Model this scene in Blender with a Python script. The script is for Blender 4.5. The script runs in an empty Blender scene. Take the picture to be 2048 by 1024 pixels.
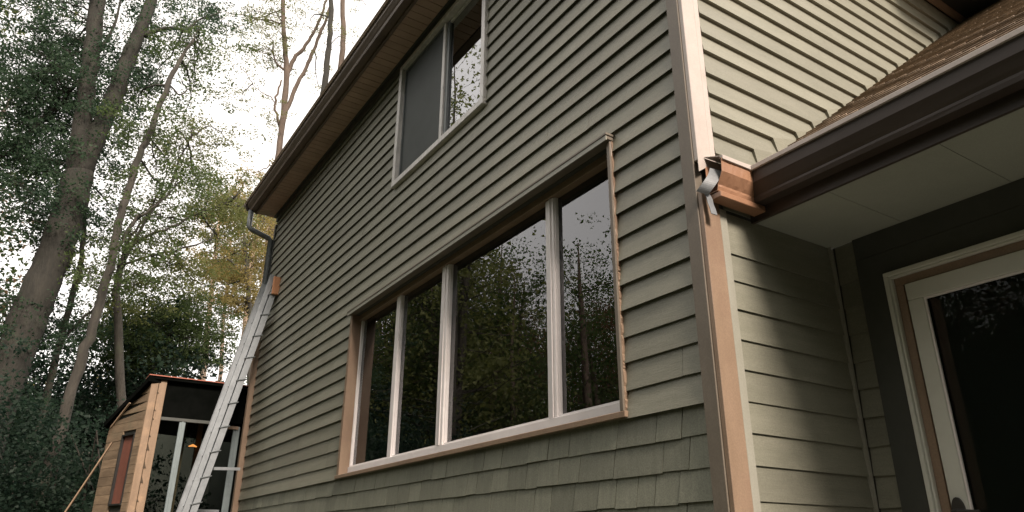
import bpy, bmesh, math, random
import numpy as np
from mathutils import Vector, Matrix

random.seed(7)
rng = np.random.default_rng(7)
S = bpy.context.scene
C = S.collection

# ------------------------------------------------------------------ camera
F_PX = 1454.04                      # focal length in pixels of a 2048 px wide frame
YAW, PITCH, ROLL = math.radians(57.1995), math.radians(112.1666), math.radians(0.2656)
cam_d = bpy.data.cameras.new('camera')
cam = bpy.data.objects.new('camera', cam_d)
C.objects.link(cam)
RC = Matrix.Rotation(YAW, 3, 'Z') @ Matrix.Rotation(PITCH, 3, 'X') @ Matrix.Rotation(ROLL, 3, 'Z')
cam.matrix_world = RC.to_4x4()      # the eye is the origin, 1.6 m above the ground
cam_d.sensor_width = 36.0
cam_d.lens = F_PX / 2048 * 36.0
cam_d.clip_start = 0.05
cam_d.clip_end = 2000
S.camera = cam

# ------------------------------------------------------------------ light
SUN_DIR = Vector((0.76, -0.065, 0.62)).normalized()      # towards the sun
sun_el = math.asin(SUN_DIR.z)
sun_az = math.atan2(SUN_DIR.x, SUN_DIR.y)
W = bpy.data.worlds.new('World')
S.world = W
W.use_nodes = True
nt = W.node_tree
nt.nodes.clear()
sky = nt.nodes.new('ShaderNodeTexSky')
sky.sky_type = 'NISHITA'
sky.sun_disc = False
sky.sun_elevation = sun_el
sky.sun_rotation = sun_az
sky.dust_density = 4.0
sky.air_density = 1.0
mix = nt.nodes.new('ShaderNodeMix'); mix.data_type = 'RGBA'; mix.blend_type = 'MIX'
mix.inputs[0].default_value = 0.72          # thin bright cloud over the blue
mix.inputs[7].default_value = (13.2, 12.2, 11.2, 1)
nt.links.new(sky.outputs[0], mix.inputs[6])
bg = nt.nodes.new('ShaderNodeBackground')
bg.inputs[1].default_value = 0.10
nt.links.new(mix.outputs[2], bg.inputs[0])
wo = nt.nodes.new('ShaderNodeOutputWorld')
nt.links.new(bg.outputs[0], wo.inputs[0])

sl = bpy.data.lights.new('sun', 'SUN')
sl.energy = 3.8
sl.angle = math.radians(14)
sl.color = (1.0, 0.86, 0.75)
so = bpy.data.objects.new('sun', sl)
so.rotation_euler = SUN_DIR.to_track_quat('Z', 'Y').to_euler()
so.location = (6, -6, 12)
C.objects.link(so)

S.view_settings.view_transform = 'Standard'
S.view_settings.look = 'None'
S.view_settings.exposure = 0.85
S.view_settings.gamma = 1.0
S.view_settings.use_curve_mapping = False
S.cycles.max_bounces = 8
S.cycles.transparent_max_bounces = 16
S.cycles.use_denoising = True

# ------------------------------------------------------------------ measured places (metres, eye = origin)
GZ = -1.6
X0, Y0 = -2.078, 2.390              # arris of the near house corner
XF = -10.09                         # far corner of the long wall
YD = 3.358                          # door wall
ZE = 4.60                           # soffit of the main eave
def ray(px, py):
    return RC @ Vector((px - 1024, -(py - 512), -F_PX))
def onX(px, py, x): d = ray(px, py); return d * (x / d.x)
def onY(px, py, y): d = ray(px, py); return d * (y / d.y)
def far(px, py, D):                 # point at horizontal distance D
    d = ray(px, py); return d * (D / math.hypot(d.x, d.y))

# ------------------------------------------------------------------ helpers
def tag(o, label=None, cat=None, group=None, kind=None):
    if label: o['label'] = label
    if cat: o['category'] = cat
    if group: o['group'] = group
    if kind: o['kind'] = kind
    return o

def empty(name, loc, label, cat, group=None):
    o = bpy.data.objects.new(name, None)
    o.location = loc
    o.empty_display_size = 0.2
    C.objects.link(o)
    return tag(o, label, cat, group)

def link(name, me, mat, parent=None):
    o = bpy.data.objects.new(name, me)
    C.objects.link(o)
    if mat is not None and len(me.materials) == 0:
        me.materials.append(mat)
    if parent is not None:
        o.parent = parent
        if parent.parent is None and parent.type == 'EMPTY':
            o.location = -parent.location
    return o

class MB:
    def __init__(s): s.v = []; s.f = []
    def box(s, x0, x1, y0, y1, z0, z1):
        n = len(s.v)
        s.v += [(x0,y0,z0),(x1,y0,z0),(x1,y1,z0),(x0,y1,z0),(x0,y0,z1),(x1,y0,z1),(x1,y1,z1),(x0,y1,z1)]
        s.f += [tuple(n+i for i in q) for q in ((0,3,2,1),(4,5,6,7),(0,1,5,4),(1,2,6,5),(2,3,7,6),(3,0,4,7))]
        return s
    def prism(s, front, back):      # two matching loops of 3-D points
        n = len(s.v); k = len(front)
        s.v += [tuple(p) for p in front] + [tuple(p) for p in back]
        s.f.append(tuple(range(n, n+k)))
        s.f.append(tuple(range(n+2*k-1, n+k-1, -1)))
        for i in range(k):
            j = (i+1) % k
            s.f.append((n+i, n+k+i, n+k+j, n+j))
        return s
    def bar(s, a, b, w, h, up=(0,0,1)):
        a, b = Vector(a), Vector(b)
        d = (b-a).normalized(); u = Vector(up)
        r = d.cross(u)
        if r.length < 1e-4: r = d.cross(Vector((1,0,0)))
        r.normalize(); u = r.cross(d).normalized()
        q = [(-1,-1),(1,-1),(1,1),(-1,1)]
        s.prism([a + r*(w/2*i) + u*(h/2*j) for i,j in q], [b + r*(w/2*i) + u*(h/2*j) for i,j in q])
        return s
    def tube(s, pts, rad, seg=8, caps=True):
        pts = [Vector(p) for p in pts]
        n0 = len(s.v)
        ref = Vector((0.13, 0.31, 0.94))
        prev = None
        for i, p in enumerate(pts):
            d = (pts[min(i+1, len(pts)-1)] - pts[max(i-1, 0)]).normalized()
            if prev is None:
                a = d.cross(ref)
                if a.length < 0.1: a = d.cross(Vector((1,0,0)))
            else:
                a = prev - d*prev.dot(d)
            a.normalize(); prev = a
            b = d.cross(a)
            r = rad[i] if hasattr(rad, '__len__') else rad
            for k in range(seg):
                t = 2*math.pi*k/seg
                s.v.append(tuple(p + a*(r*math.cos(t)) + b*(r*math.sin(t))))
        for i in range(len(pts)-1):
            for k in range(seg):
                k2 = (k+1) % seg
                s.f.append((n0+i*seg+k, n0+i*seg+k2, n0+(i+1)*seg+k2, n0+(i+1)*seg+k))
        if caps:
            s.f.append(tuple(n0+k for k in range(seg-1,-1,-1)))
            s.f.append(tuple(n0+(len(pts)-1)*seg+k for k in range(seg)))
        return s
    def ribbon(s, pts, wdir, w, t=0.003):
        wv = Vector(wdir).normalized()*(w/2)
        pts = [Vector(p) for p in pts]
        for a, b in zip(pts[:-1], pts[1:]):
            n = (b-a).cross(wv).normalized()*t
            s.prism([a-wv, b-wv, b+wv, a+wv], [a-wv+n, b-wv+n, b+wv+n, a+wv+n])
        return s
    def mesh(s, name, smooth=False, bevel=0):
        me = bpy.data.meshes.new(name)
        me.from_pydata(s.v, [], s.f)
        bm = bmesh.new(); bm.from_mesh(me)
        bmesh.ops.recalc_face_normals(bm, faces=bm.faces)
        if bevel:
            bmesh.ops.bevel(bm, geom=list(bm.edges), offset=bevel, segments=1, affect='EDGES')
        bm.to_mesh(me); bm.free()
        if smooth:
            me.polygons.foreach_set('use_smooth', [True]*len(me.polygons))
        return me
    def build(s, name, mat, parent=None, smooth=False, bevel=0):
        return link(name, s.mesh(name, smooth, bevel), mat, parent)

def smooth_path(pts, n=5, wob=0.0):
    pts = [Vector(p) for p in pts]
    out = []
    for i in range(len(pts)-1):
        p0 = pts[max(i-1,0)]; p1 = pts[i]; p2 = pts[i+1]; p3 = pts[min(i+2,len(pts)-1)]
        for k in range(n):
            t = k/n
            q = 0.5*((2*p1)+(p2-p0)*t+(2*p0-5*p1+4*p2-p3)*t*t+(3*p1-p0-3*p2+p3)*t**3)
            if wob and (i or k): q = q + Vector(rng.normal(0, wob, 3))
            out.append(q)
    out.append(pts[-1])
    return out

# ------------------------------------------------------------------ materials
def newmat(name):
    m = bpy.data.materials.new(name); m.use_nodes = True
    n = m.node_tree.nodes
    return m, m.node_tree, n['Principled BSDF']

def ramp(t, a, b, lo=0.3, hi=0.7):
    r = t.nodes.new('ShaderNodeValToRGB')
    r.color_ramp.elements[0].position = lo; r.color_ramp.elements[0].color = (*a, 1)
    r.color_ramp.elements[1].position = hi; r.color_ramp.elements[1].color = (*b, 1)
    return r

def surf(name, c1, c2, rough=0.6, scale=(6,6,6), detail=6, bump=0.2, bdist=0.002, fine=200, rand=0.0, metal=0.0, spec=0.5, stain=None, stain_scale=1.5, speck=0.0):
    m, t, p = newmat(name)
    tc = t.nodes.new('ShaderNodeTexCoord')
    mp = t.nodes.new('ShaderNodeMapping'); mp.inputs['Scale'].default_value = scale
    t.links.new(tc.outputs['Object'], mp.inputs[0])
    n1 = t.nodes.new('ShaderNodeTexNoise'); n1.inputs['Scale'].default_value = 1; n1.inputs['Detail'].default_value = detail
    n1.inputs['Roughness'].default_value = 0.65
    t.links.new(mp.outputs[0], n1.inputs[0])
    r = ramp(t, c1, c2)
    t.links.new(n1.outputs[0], r.inputs[0])
    col = r.outputs[0]
    if stain:
        n3 = t.nodes.new('ShaderNodeTexNoise'); n3.inputs['Scale'].default_value = stain_scale; n3.inputs['Detail'].default_value = 8
        n3.inputs['Roughness'].default_value = 0.7
        t.links.new(tc.outputs['Object'], n3.inputs[0])
        rr = ramp(t, (0,0,0), (1,1,1), 0.52, 0.72)
        t.links.new(n3.outputs[0], rr.inputs[0])
        mx = t.nodes.new('ShaderNodeMix'); mx.data_type = 'RGBA'
        mm = t.nodes.new('ShaderNodeMath'); mm.operation = 'MULTIPLY'; mm.inputs[1].default_value = 0.6
        t.links.new(rr.outputs[0], mm.inputs[0]); t.links.new(mm.outputs[0], mx.inputs[0])
        t.links.new(col, mx.inputs[6]); mx.inputs[7].default_value = (*stain, 1)
        col = mx.outputs[2]
    if speck:
        n4 = t.nodes.new('ShaderNodeTexNoise'); n4.inputs['Scale'].default_value = 160; n4.inputs['Detail'].default_value = 2
        t.links.new(tc.outputs['Object'], n4.inputs[0])
        rs = ramp(t, (1-speck,)*3, (1+speck,)*3, 0.35, 0.68)
        t.links.new(n4.outputs[0], rs.inputs[0])
        ms = t.nodes.new('ShaderNodeMix'); ms.data_type = 'RGBA'; ms.blend_type = 'MULTIPLY'; ms.inputs[0].default_value = 1
        t.links.new(col, ms.inputs[6]); t.links.new(rs.outputs[0], ms.inputs[7]); col = ms.outputs[2]
    if rand:
        oi = t.nodes.new('ShaderNodeObjectInfo')
        mr = t.nodes.new('ShaderNodeMapRange'); mr.inputs[3].default_value = 1-rand; mr.inputs[4].default_value = 1+rand
        t.links.new(oi.outputs['Random'], mr.inputs[0])
        hs = t.nodes.new('ShaderNodeHueSaturation')
        t.links.new(mr.outputs[0], hs.inputs['Value']); t.links.new(col, hs.inputs['Color'])
        col = hs.outputs[0]
    t.links.new(col, p.inputs['Base Color'])
    p.inputs['Roughness'].default_value = rough
    p.inputs['Metallic'].default_value = metal
    p.inputs['Specular IOR Level'].default_value = spec
    if bump:
        mp2 = t.nodes.new('ShaderNodeMapping')
        k = fine / max(scale)
        mp2.inputs['Scale'].default_value = tuple(v*k for v in scale)
        t.links.new(tc.outputs['Object'], mp2.inputs[0])
        n2 = t.nodes.new('ShaderNodeTexNoise'); n2.inputs['Scale'].default_value = 1; n2.inputs['Detail'].default_value = 4
        t.links.new(mp2.outputs[0], n2.inputs[0])
        b = t.nodes.new('ShaderNodeBump'); b.inputs['Strength'].default_value = bump; b.inputs['Distance'].default_value = bdist
        t.links.new(n2.outputs[0], b.inputs['Height'])
        t.links.new(b.outputs[0], p.inputs['Normal'])
    return m

M = {}
sid1, sid2 = (0.172, 0.171, 0.130), (0.212, 0.209, 0.163)
M['siding'] = surf('siding_paint', sid1, sid2, 0.50, (3, 3, 26), 8, 0.45, 0.002, 150, rand=0.10, stain=(0.135,0.135,0.102), stain_scale=1.6, speck=0.10)
M['shingle'] = surf('shingle_paint', (0.15,0.155,0.118), (0.20,0.205,0.158), 0.62, (34, 34, 4), 8, 0.6, 0.002, 190, rand=0.14, stain=(0.125,0.13,0.10), stain_scale=3, speck=0.16)
M['flash_lit_trim'] = surf('pale_flashing_lit_trim', (0.38,0.335,0.30), (0.44,0.39,0.355), 0.42, (8,8,8), 5, 0.15, 0.001, 90, speck=0.05)  # flashing, plus trim and lips whose light is put into the colour
M['taupe'] = surf('taupe_board', (0.128,0.108,0.082), (0.165,0.140,0.108), 0.5, (9,9,3), 6, 0.3, 0.002, 140, stain=(0.12,0.10,0.08), speck=0.08)
M['copper'] = surf('tan_trim', (0.212,0.148,0.100), (0.268,0.190,0.132), 0.42, (8,8,3), 6, 0.25, 0.0015, 140, stain=(0.18,0.11,0.078), speck=0.08)
M['greytrim'] = surf('grey_trim', (0.25,0.245,0.2), (0.3,0.295,0.25), 0.45, (8,8,3), 6, 0.2, 0.001, 140, speck=0.05)
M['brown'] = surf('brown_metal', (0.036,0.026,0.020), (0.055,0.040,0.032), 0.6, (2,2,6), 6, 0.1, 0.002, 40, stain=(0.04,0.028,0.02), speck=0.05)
M['eavebrown'] = surf('eave_brown_metal', (0.10,0.074,0.056), (0.145,0.108,0.083), 0.5, (2,2,6), 6, 0.1, 0.002, 40, stain=(0.07,0.05,0.038), speck=0.05)
M['orangebrown'] = surf('lit_gutter_paint', (0.27,0.145,0.085), (0.34,0.19,0.115), 0.4, (4,4,8), 6, 0.1, 0.001, 60, stain=(0.25,0.13,0.075), speck=0.05)  # same gutter as the brown run, with its lit side put into the colour
M['soffit'] = surf('soffit_panel', (0.40,0.285,0.22), (0.47,0.34,0.265), 0.6, (5,5,5), 5, 0.15, 0.001, 90, rand=0.05, speck=0.06)
M['porchsoffit'] = surf('porch_soffit_board', (0.31,0.33,0.28), (0.36,0.38,0.33), 0.6, (3,3,3), 6, 0.15, 0.001, 90, stain=(0.24,0.25,0.21), speck=0.05)
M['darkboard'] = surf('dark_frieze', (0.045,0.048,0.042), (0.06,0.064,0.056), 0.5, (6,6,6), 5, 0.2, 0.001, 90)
M['darkgrey'] = surf('dark_gutter_paint', (0.10,0.115,0.12), (0.15,0.165,0.17), 0.35, (6,6,3), 5, 0.1, 0.001, 80, stain=(0.07,0.08,0.08))
M['white'] = surf('white_vinyl', (0.70,0.66,0.65), (0.78,0.745,0.73), 0.35, (5,5,5), 4, 0.04, 0.001, 60, stain=(0.64,0.60,0.57), stain_scale=3)
M['whitemetal'] = surf('weathered_white_metal', (0.50,0.49,0.47), (0.72,0.70,0.68), 0.4, (24,24,5), 8, 0.2, 0.001, 120, stain=(0.34,0.34,0.33), stain_scale=7, metal=0.15)
M['alu'] = surf('aluminium', (0.26,0.28,0.295), (0.38,0.41,0.43), 0.42, (8,8,8), 5, 0.12, 0.001, 100, metal=0.6, stain=(0.24,0.255,0.27), stain_scale=4)
M['galv'] = surf('galvanised_strap', (0.10,0.11,0.115), (0.15,0.16,0.168), 0.55, (20,20,20), 6, 0.2, 0.001, 100, metal=0.1, stain=(0.07,0.075,0.08), stain_scale=14)
M['backing'] = surf('sheathing', (0.04,0.042,0.035), (0.05,0.052,0.044), 0.8, (3,3,3), 3, 0)
M['interior'] = surf('interior_wall', (0.10,0.085,0.07), (0.13,0.11,0.09), 0.8, (2,2,2), 3, 0.1)
M['osb'] = surf('tan_board', (0.34,0.26,0.14), (0.55,0.44,0.27), 0.8, (14,14,5), 8, 0.4, 0.002, 60, stain=(0.26,0.2,0.11), stain_scale=5)
M['note'] = surf('orange_paper', (0.52,0.24,0.08), (0.58,0.28,0.10), 0.8, (10,10,10), 3, 0.05)
M['cedar'] = surf('cedar_plank', (0.125,0.085,0.05), (0.235,0.168,0.105), 0.7, (3,3,18), 8, 0.5, 0.003, 90, rand=0.16, stain=(0.09,0.09,0.055), stain_scale=2.5, speck=0.1)
M['paleboard'] = surf('raw_lumber', (0.19,0.128,0.080), (0.265,0.182,0.118), 0.7, (16,16,2), 8, 0.4, 0.002, 90, stain=(0.38,0.25,0.15), stain_scale=6, speck=0.08)
M['woodblock'] = surf('orange_wood', (0.50,0.22,0.11), (0.62,0.31,0.16), 0.7, (20,20,4), 8, 0.3, 0.002, 90)
M['redwood'] = surf('red_brown_board', (0.12,0.042,0.027), (0.18,0.065,0.042), 0.6, (14,14,3), 6, 0.2, 0.002, 70, stain=(0.07,0.03,0.02), stain_scale=5)
M['bluegrey'] = surf('blue_grey_post', (0.13,0.16,0.165), (0.19,0.23,0.235), 0.5, (12,12,3), 6, 0.15, 0.001, 90, stain=(0.08,0.10,0.105), stain_scale=5)
M['redmembrane'] = surf('red_roof_edge', (0.34,0.10,0.06), (0.42,0.14,0.09), 0.6, (8,8,8), 4, 0.1, 0.001, 60)
M['void'] = surf('roof_black_and_shade', (0.002,0.0025,0.002), (0.004,0.0045,0.004), 0.9, (5,5,5), 3, 0.05, spec=0.02)  # roof black; on the header it stands for shade under the overhang
M['black'] = surf('black_metal', (0.018,0.018,0.018), (0.03,0.03,0.028), 0.35, (10,10,10), 3, 0.05)
M['groove'] = surf('crack_shadow_gap', (0.05,0.035,0.022), (0.07,0.05,0.03), 0.9, (10,10,10), 3, 0.1)
M['doorpaint'] = surf('door_grey_white', (0.55,0.56,0.50), (0.62,0.63,0.57), 0.42, (6,6,6), 5, 0.08, 0.001, 80, stain=(0.46,0.47,0.42), stain_scale=3)
M['concrete'] = surf('concrete', (0.26,0.25,0.23), (0.36,0.35,0.32), 0.85, (3,3,3), 8, 0.4, 0.004, 60, speck=0.1)
M['roofsh'] = surf('asphalt_shingle', (0.12,0.088,0.060), (0.31,0.235,0.165), 0.9, (38,38,38), 8, 0.7, 0.003, 240, rand=0.22, stain=(0.10,0.085,0.055), stain_scale=3.5, speck=0.25)
M['ground'] = surf('grass_ground', (0.022,0.032,0.012), (0.055,0.052,0.026), 0.95, (1.2,1.2,1.2), 8, 0.6, 0.03, 12, stain=(0.06,0.045,0.03), stain_scale=0.6)
M['screen'] = surf('insect_screen', (0.018,0.026,0.024), (0.030,0.040,0.037), 0.6, (3,3,3), 6, 0.1, 0.001, 400)

def bark(name, c1, c2, moss=None, sc=(9,9,2.2), bump=0.8):
    return surf(name, c1, c2, 0.9, sc, 9, bump, 0.02, 34, stain=moss, stain_scale=2.0, speck=0.12)
M['bark'] = bark('grey_bark', (0.010,0.0095,0.007), (0.030,0.027,0.020), (0.026,0.034,0.018))
M['barkdark'] = bark('dark_bark', (0.02,0.018,0.014), (0.052,0.045,0.035), (0.05,0.06,0.03))
M['barkred'] = bark('reddish_bark', (0.055,0.040,0.030), (0.12,0.088,0.066))
M['barkpale'] = bark('pale_birch_bark', (0.42,0.30,0.22), (0.66,0.52,0.42), (0.2,0.14,0.1), (5,5,12), 0.3)

def leafmat(name, c1, c2, trans=0.45):
    m, t, p = newmat(name)
    tc = t.nodes.new('ShaderNodeTexCoord')
    n = t.nodes.new('ShaderNodeTexNoise'); n.inputs['Scale'].default_value = 1.6; n.inputs['Detail'].default_value = 5
    t.links.new(tc.outputs['Object'], n.inputs[0])
    at = t.nodes.new('ShaderNodeAttribute'); at.attribute_name = 'tint'
    ad = t.nodes.new('ShaderNodeMath'); ad.operation = 'MULTIPLY_ADD'; ad.inputs[1].default_value = 0.6
    t.links.new(at.outputs['Fac'], ad.inputs[0])
    sc = t.nodes.new('ShaderNodeMath'); sc.operation = 'MULTIPLY'; sc.inputs[1].default_value = 0.5
    t.links.new(n.outputs[0], sc.inputs[0]); t.links.new(sc.outputs[0], ad.inputs[2])
    r = ramp(t, c1, c2, 0.2, 0.85)
    t.links.new(ad.outputs[0], r.inputs[0])
    t.links.new(r.outputs[0], p.inputs['Base Color'])
    p.inputs['Roughness'].default_value = 0.55
    p.inputs['Specular IOR Level'].default_value = 0.15
    tr = t.nodes.new('ShaderNodeBsdfTranslucent')
    hs = t.nodes.new('ShaderNodeHueSaturation'); hs.inputs['Value'].default_value = 1.6; hs.inputs['Saturation'].default_value = 1.15
    t.links.new(r.outputs[0], hs.inputs['Color']); t.links.new(hs.outputs[0], tr.inputs[0])
    ms = t.nodes.new('ShaderNodeMixShader'); ms.inputs[0].default_value = trans
    out = t.nodes['Material Output']
    t.links.new(p.outputs[0], ms.inputs[1]); t.links.new(tr.outputs[0], ms.inputs[2]); t.links.new(ms.outputs[0], out.inputs[0])
    return m
M['leafdark'] = leafmat('dark_leaves', (0.014,0.030,0.020), (0.052,0.084,0.046))
M['leafdeep'] = leafmat('undergrowth_leaves', (0.007,0.016,0.012), (0.026,0.044,0.028))
M['leafmid'] = leafmat('green_leaves', (0.030,0.048,0.018), (0.085,0.115,0.045))
M['leaflight'] = leafmat('olive_leaves', (0.055,0.070,0.022), (0.155,0.165,0.065))
M['leafbrown'] = leafmat('russet_leaves', (0.045,0.032,0.018), (0.13,0.082,0.045))
M['leafgold'] = leafmat('golden_sunlit_leaves', (0.11,0.095,0.035), (0.26,0.21,0.085))  # sunlit look is put into this leaf colour

def glassmat(name, tint, ior=1.75, rough=0.0):
    m = bpy.data.materials.new(name); m.use_nodes = True
    t = m.node_tree; t.nodes.clear()
    o = t.nodes.new('ShaderNodeOutputMaterial')
    g = t.nodes.new('ShaderNodeBsdfGlossy'); g.inputs['Roughness'].default_value = rough
    g.inputs['Color'].default_value = (0.95, 0.97, 1, 1)
    tr = t.nodes.new('ShaderNodeBsdfTransparent'); tr.inputs[0].default_value = (*tint, 1)
    fr = t.nodes.new('ShaderNodeFresnel'); fr.inputs['IOR'].default_value = ior
    n = t.nodes.new('ShaderNodeTexNoise'); n.inputs['Scale'].default_value = 1.4; n.inputs['Detail'].default_value = 1
    tc = t.nodes.new('ShaderNodeTexCoord'); t.links.new(tc.outputs['Object'], n.inputs[0])
    b = t.nodes.new('ShaderNodeBump'); b.inputs['Strength'].default_value = 0.12; b.inputs['Distance'].default_value = 0.01
    t.links.new(n.outputs[0], b.inputs['Height']); t.links.new(b.outputs[0], g.inputs['Normal'])
    mx = t.nodes.new('ShaderNodeMixShader')
    t.links.new(fr.outputs[0], mx.inputs[0]); t.links.new(tr.outputs[0], mx.inputs[1]); t.links.new(g.outputs[0], mx.inputs[2])
    t.links.new(mx.outputs[0], o.inputs[0])
    return m
M['glass'] = glassmat('window_glass', (0.90,0.92,0.90), 2.0)
M['glassdoor'] = glassmat('door_glass', (0.6,0.64,0.62), 1.18)

# ------------------------------------------------------------------ ground
g = MB()
N = 40
for iy in range(N+1):
    for ix in range(N+1):
        x = -400 + 800*((ix/N-0.5)*2)**3 * 0.5 + 400
        y = 800*((iy/N-0.5)*2)**3 * 0.5
        x = 400*((ix/N-0.5)*2)**3
        h = 0.25*math.sin(x*0.06+1)*math.cos(y*0.05) if math.hypot(x+4, y-3) > 14 else 0
        g.v.append((x, y, GZ + h - (0.1 if h else 0)))
for iy in range(N):
    for ix in range(N):
        a = iy*(N+1)+ix
        g.f.append((a, a+1, a+N+2, a+N+1))
tag(g.build('ground', M['ground']), kind='structure')

# ------------------------------------------------------------------ house
house = empty('house', (-6, 5.5, GZ), 'olive grey lap sided house with white framed windows and brown gutters', 'house')

def mapA(u, z, o): return (u, Y0 - o, z)
def mapB(u, z, o): return (X0 + o, u, z)
def mapD(u, z, o): return (u, YD - o, z)

def wall_backing(name, fn, u0, u1, z0, z1, holes, depth=0.15):
    us = sorted({u0, u1, *[h[0] for h in holes], *[h[1] for h in holes]})
    zs = sorted({z0, z1, *[h[2] for h in holes], *[h[3] for h in holes]})
    mb = MB()
    for a, b in zip(us[:-1], us[1:]):
        for c, d in zip(zs[:-1], zs[1:]):
            um, zm = (a+b)/2, (c+d)/2
            if any(h[0] < um < h[1] and h[2] < zm < h[3] for h in holes): continue
            p, q = fn(a, c, 0), fn(b, d, -depth)
            mb.box(min(p[0],q[0]), max(p[0],q[0]), min(p[1],q[1]), max(p[1],q[1]), c, d)
    return mb.build(name, M['backing'], house)

def lap(polys, fn, z0, z1, p, name, mat, parent, top=0.003, jit=0.0012):
    """one board; polys = (u,z) loops, each becomes a tilted slab between z0 (proud p) and z1"""
    mb = MB()
    for poly in polys:
        fr, bk = [], []
        for u, z in poly:
            k = min(1, max(0, (z1 - z)/(z1 - z0)))
            o = top + (p-top)*k + random.uniform(-jit, jit)*(1 if k > 0.5 else 0)
            fr.append(fn(u, z, o)); bk.append(fn(u, z, 0.0))
        mb.prism(fr, bk)
    return mb.build(name, mat, parent)

def strip_poly(u0, u1, z0, z1, seg=0.7, sag=0.0015):
    n = max(1, int((u1-u0)/seg))
    bot = [(u0+(u1-u0)*i/n, z0 + (random.uniform(-sag, sag) if 0 < i < n else 0)) for i in range(n+1)]
    return bot, z1

def row_pieces(u0, u1, z0, z1, hole):
    """rectangles of a course left after cutting the hole out"""
    if hole is None or hole[3] <= z0 or hole[2] >= z1 or hole[1] <= u0 or hole[0] >= u1:
        return [[(u0, u1, z0, z1)]]
    a, b, c, d = hole
    L, R = [], []
    if a > u0: L.append((u0, a, z0, z1))
    if b < u1: R.append((b, u1, z0, z1))
    midz = []
    if c > z0 + 0.012: midz.append((max(a,u0), min(b,u1), z0, c))
    if d < z1 - 0.012: midz.append((max(a,u0), min(b,u1), d, z1))
    if midz:
        return [L + midz + R]
    return [x for x in (L, R) if x]

def rect_slabs(rects, fn, z0, z1, p, name, mat, parent):
    """a board of several rectangles, tilted, with a gently uneven lower edge"""
    mb = MB()
    for (a, b, c, d) in rects:
        n = max(1, int((b-a)/0.55))
        us = [a + (b-a)*i/n for i in range(n+1)]
        base = len(mb.v)
        for u in us:
            dz = random.uniform(-0.0026, 0.0026) if c == z0 else 0
            do = random.uniform(-0.0014, 0.0014)
            kb = min(1, max(0, (z1-c)/(z1-z0))); kt = min(1, max(0, (z1-d)/(z1-z0)))
            ob = 0.003 + (p-0.003)*kb + do*kb; ot = 0.003 + (p-0.003)*kt
            ca = 0.016 if c == z0 else 0.001
            mb.v += [fn(u, c+dz+ca, 0), fn(u, c+dz+ca, max(ob-0.006, 0.0005)), fn(u, c+dz, max(ob-0.005, 0.001)), fn(u, c+dz, ob), fn(u, d, ot), fn(u, d, 0)]
        for i in range(n):
            s0, s1 = base+6*i, base+6*i+6
            for k in range(6):
                k2 = (k+1) % 6
                mb.f.append((s0+k, s0+k2, s1+k2, s1+k))
        mb.f.append(tuple(base+k for k in (5,4,3,2,1,0))); e = base+6*n
        mb.f.append(tuple(e+k for k in range(6)))
    return mb.build(name, mat, parent)

# openings (x0, x1, z0, z1) of the outer edge of the trim
BW = (-6.545, -2.655, 0.605, 2.150)
UW = (-5.745, -4.060, 3.165, 4.530)
holesA = [(BW[0]+0.03, BW[1]-0.03, BW[2]+0.03, BW[3]-0.03), (UW[0]+0.05, UW[1]-0.05, UW[2]+0.05, UW[3]-0.03)]
wallA = wall_backing('wall', mapA, XF, X0-0.02, -1.25, 4.75, holesA, 0.27)

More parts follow.
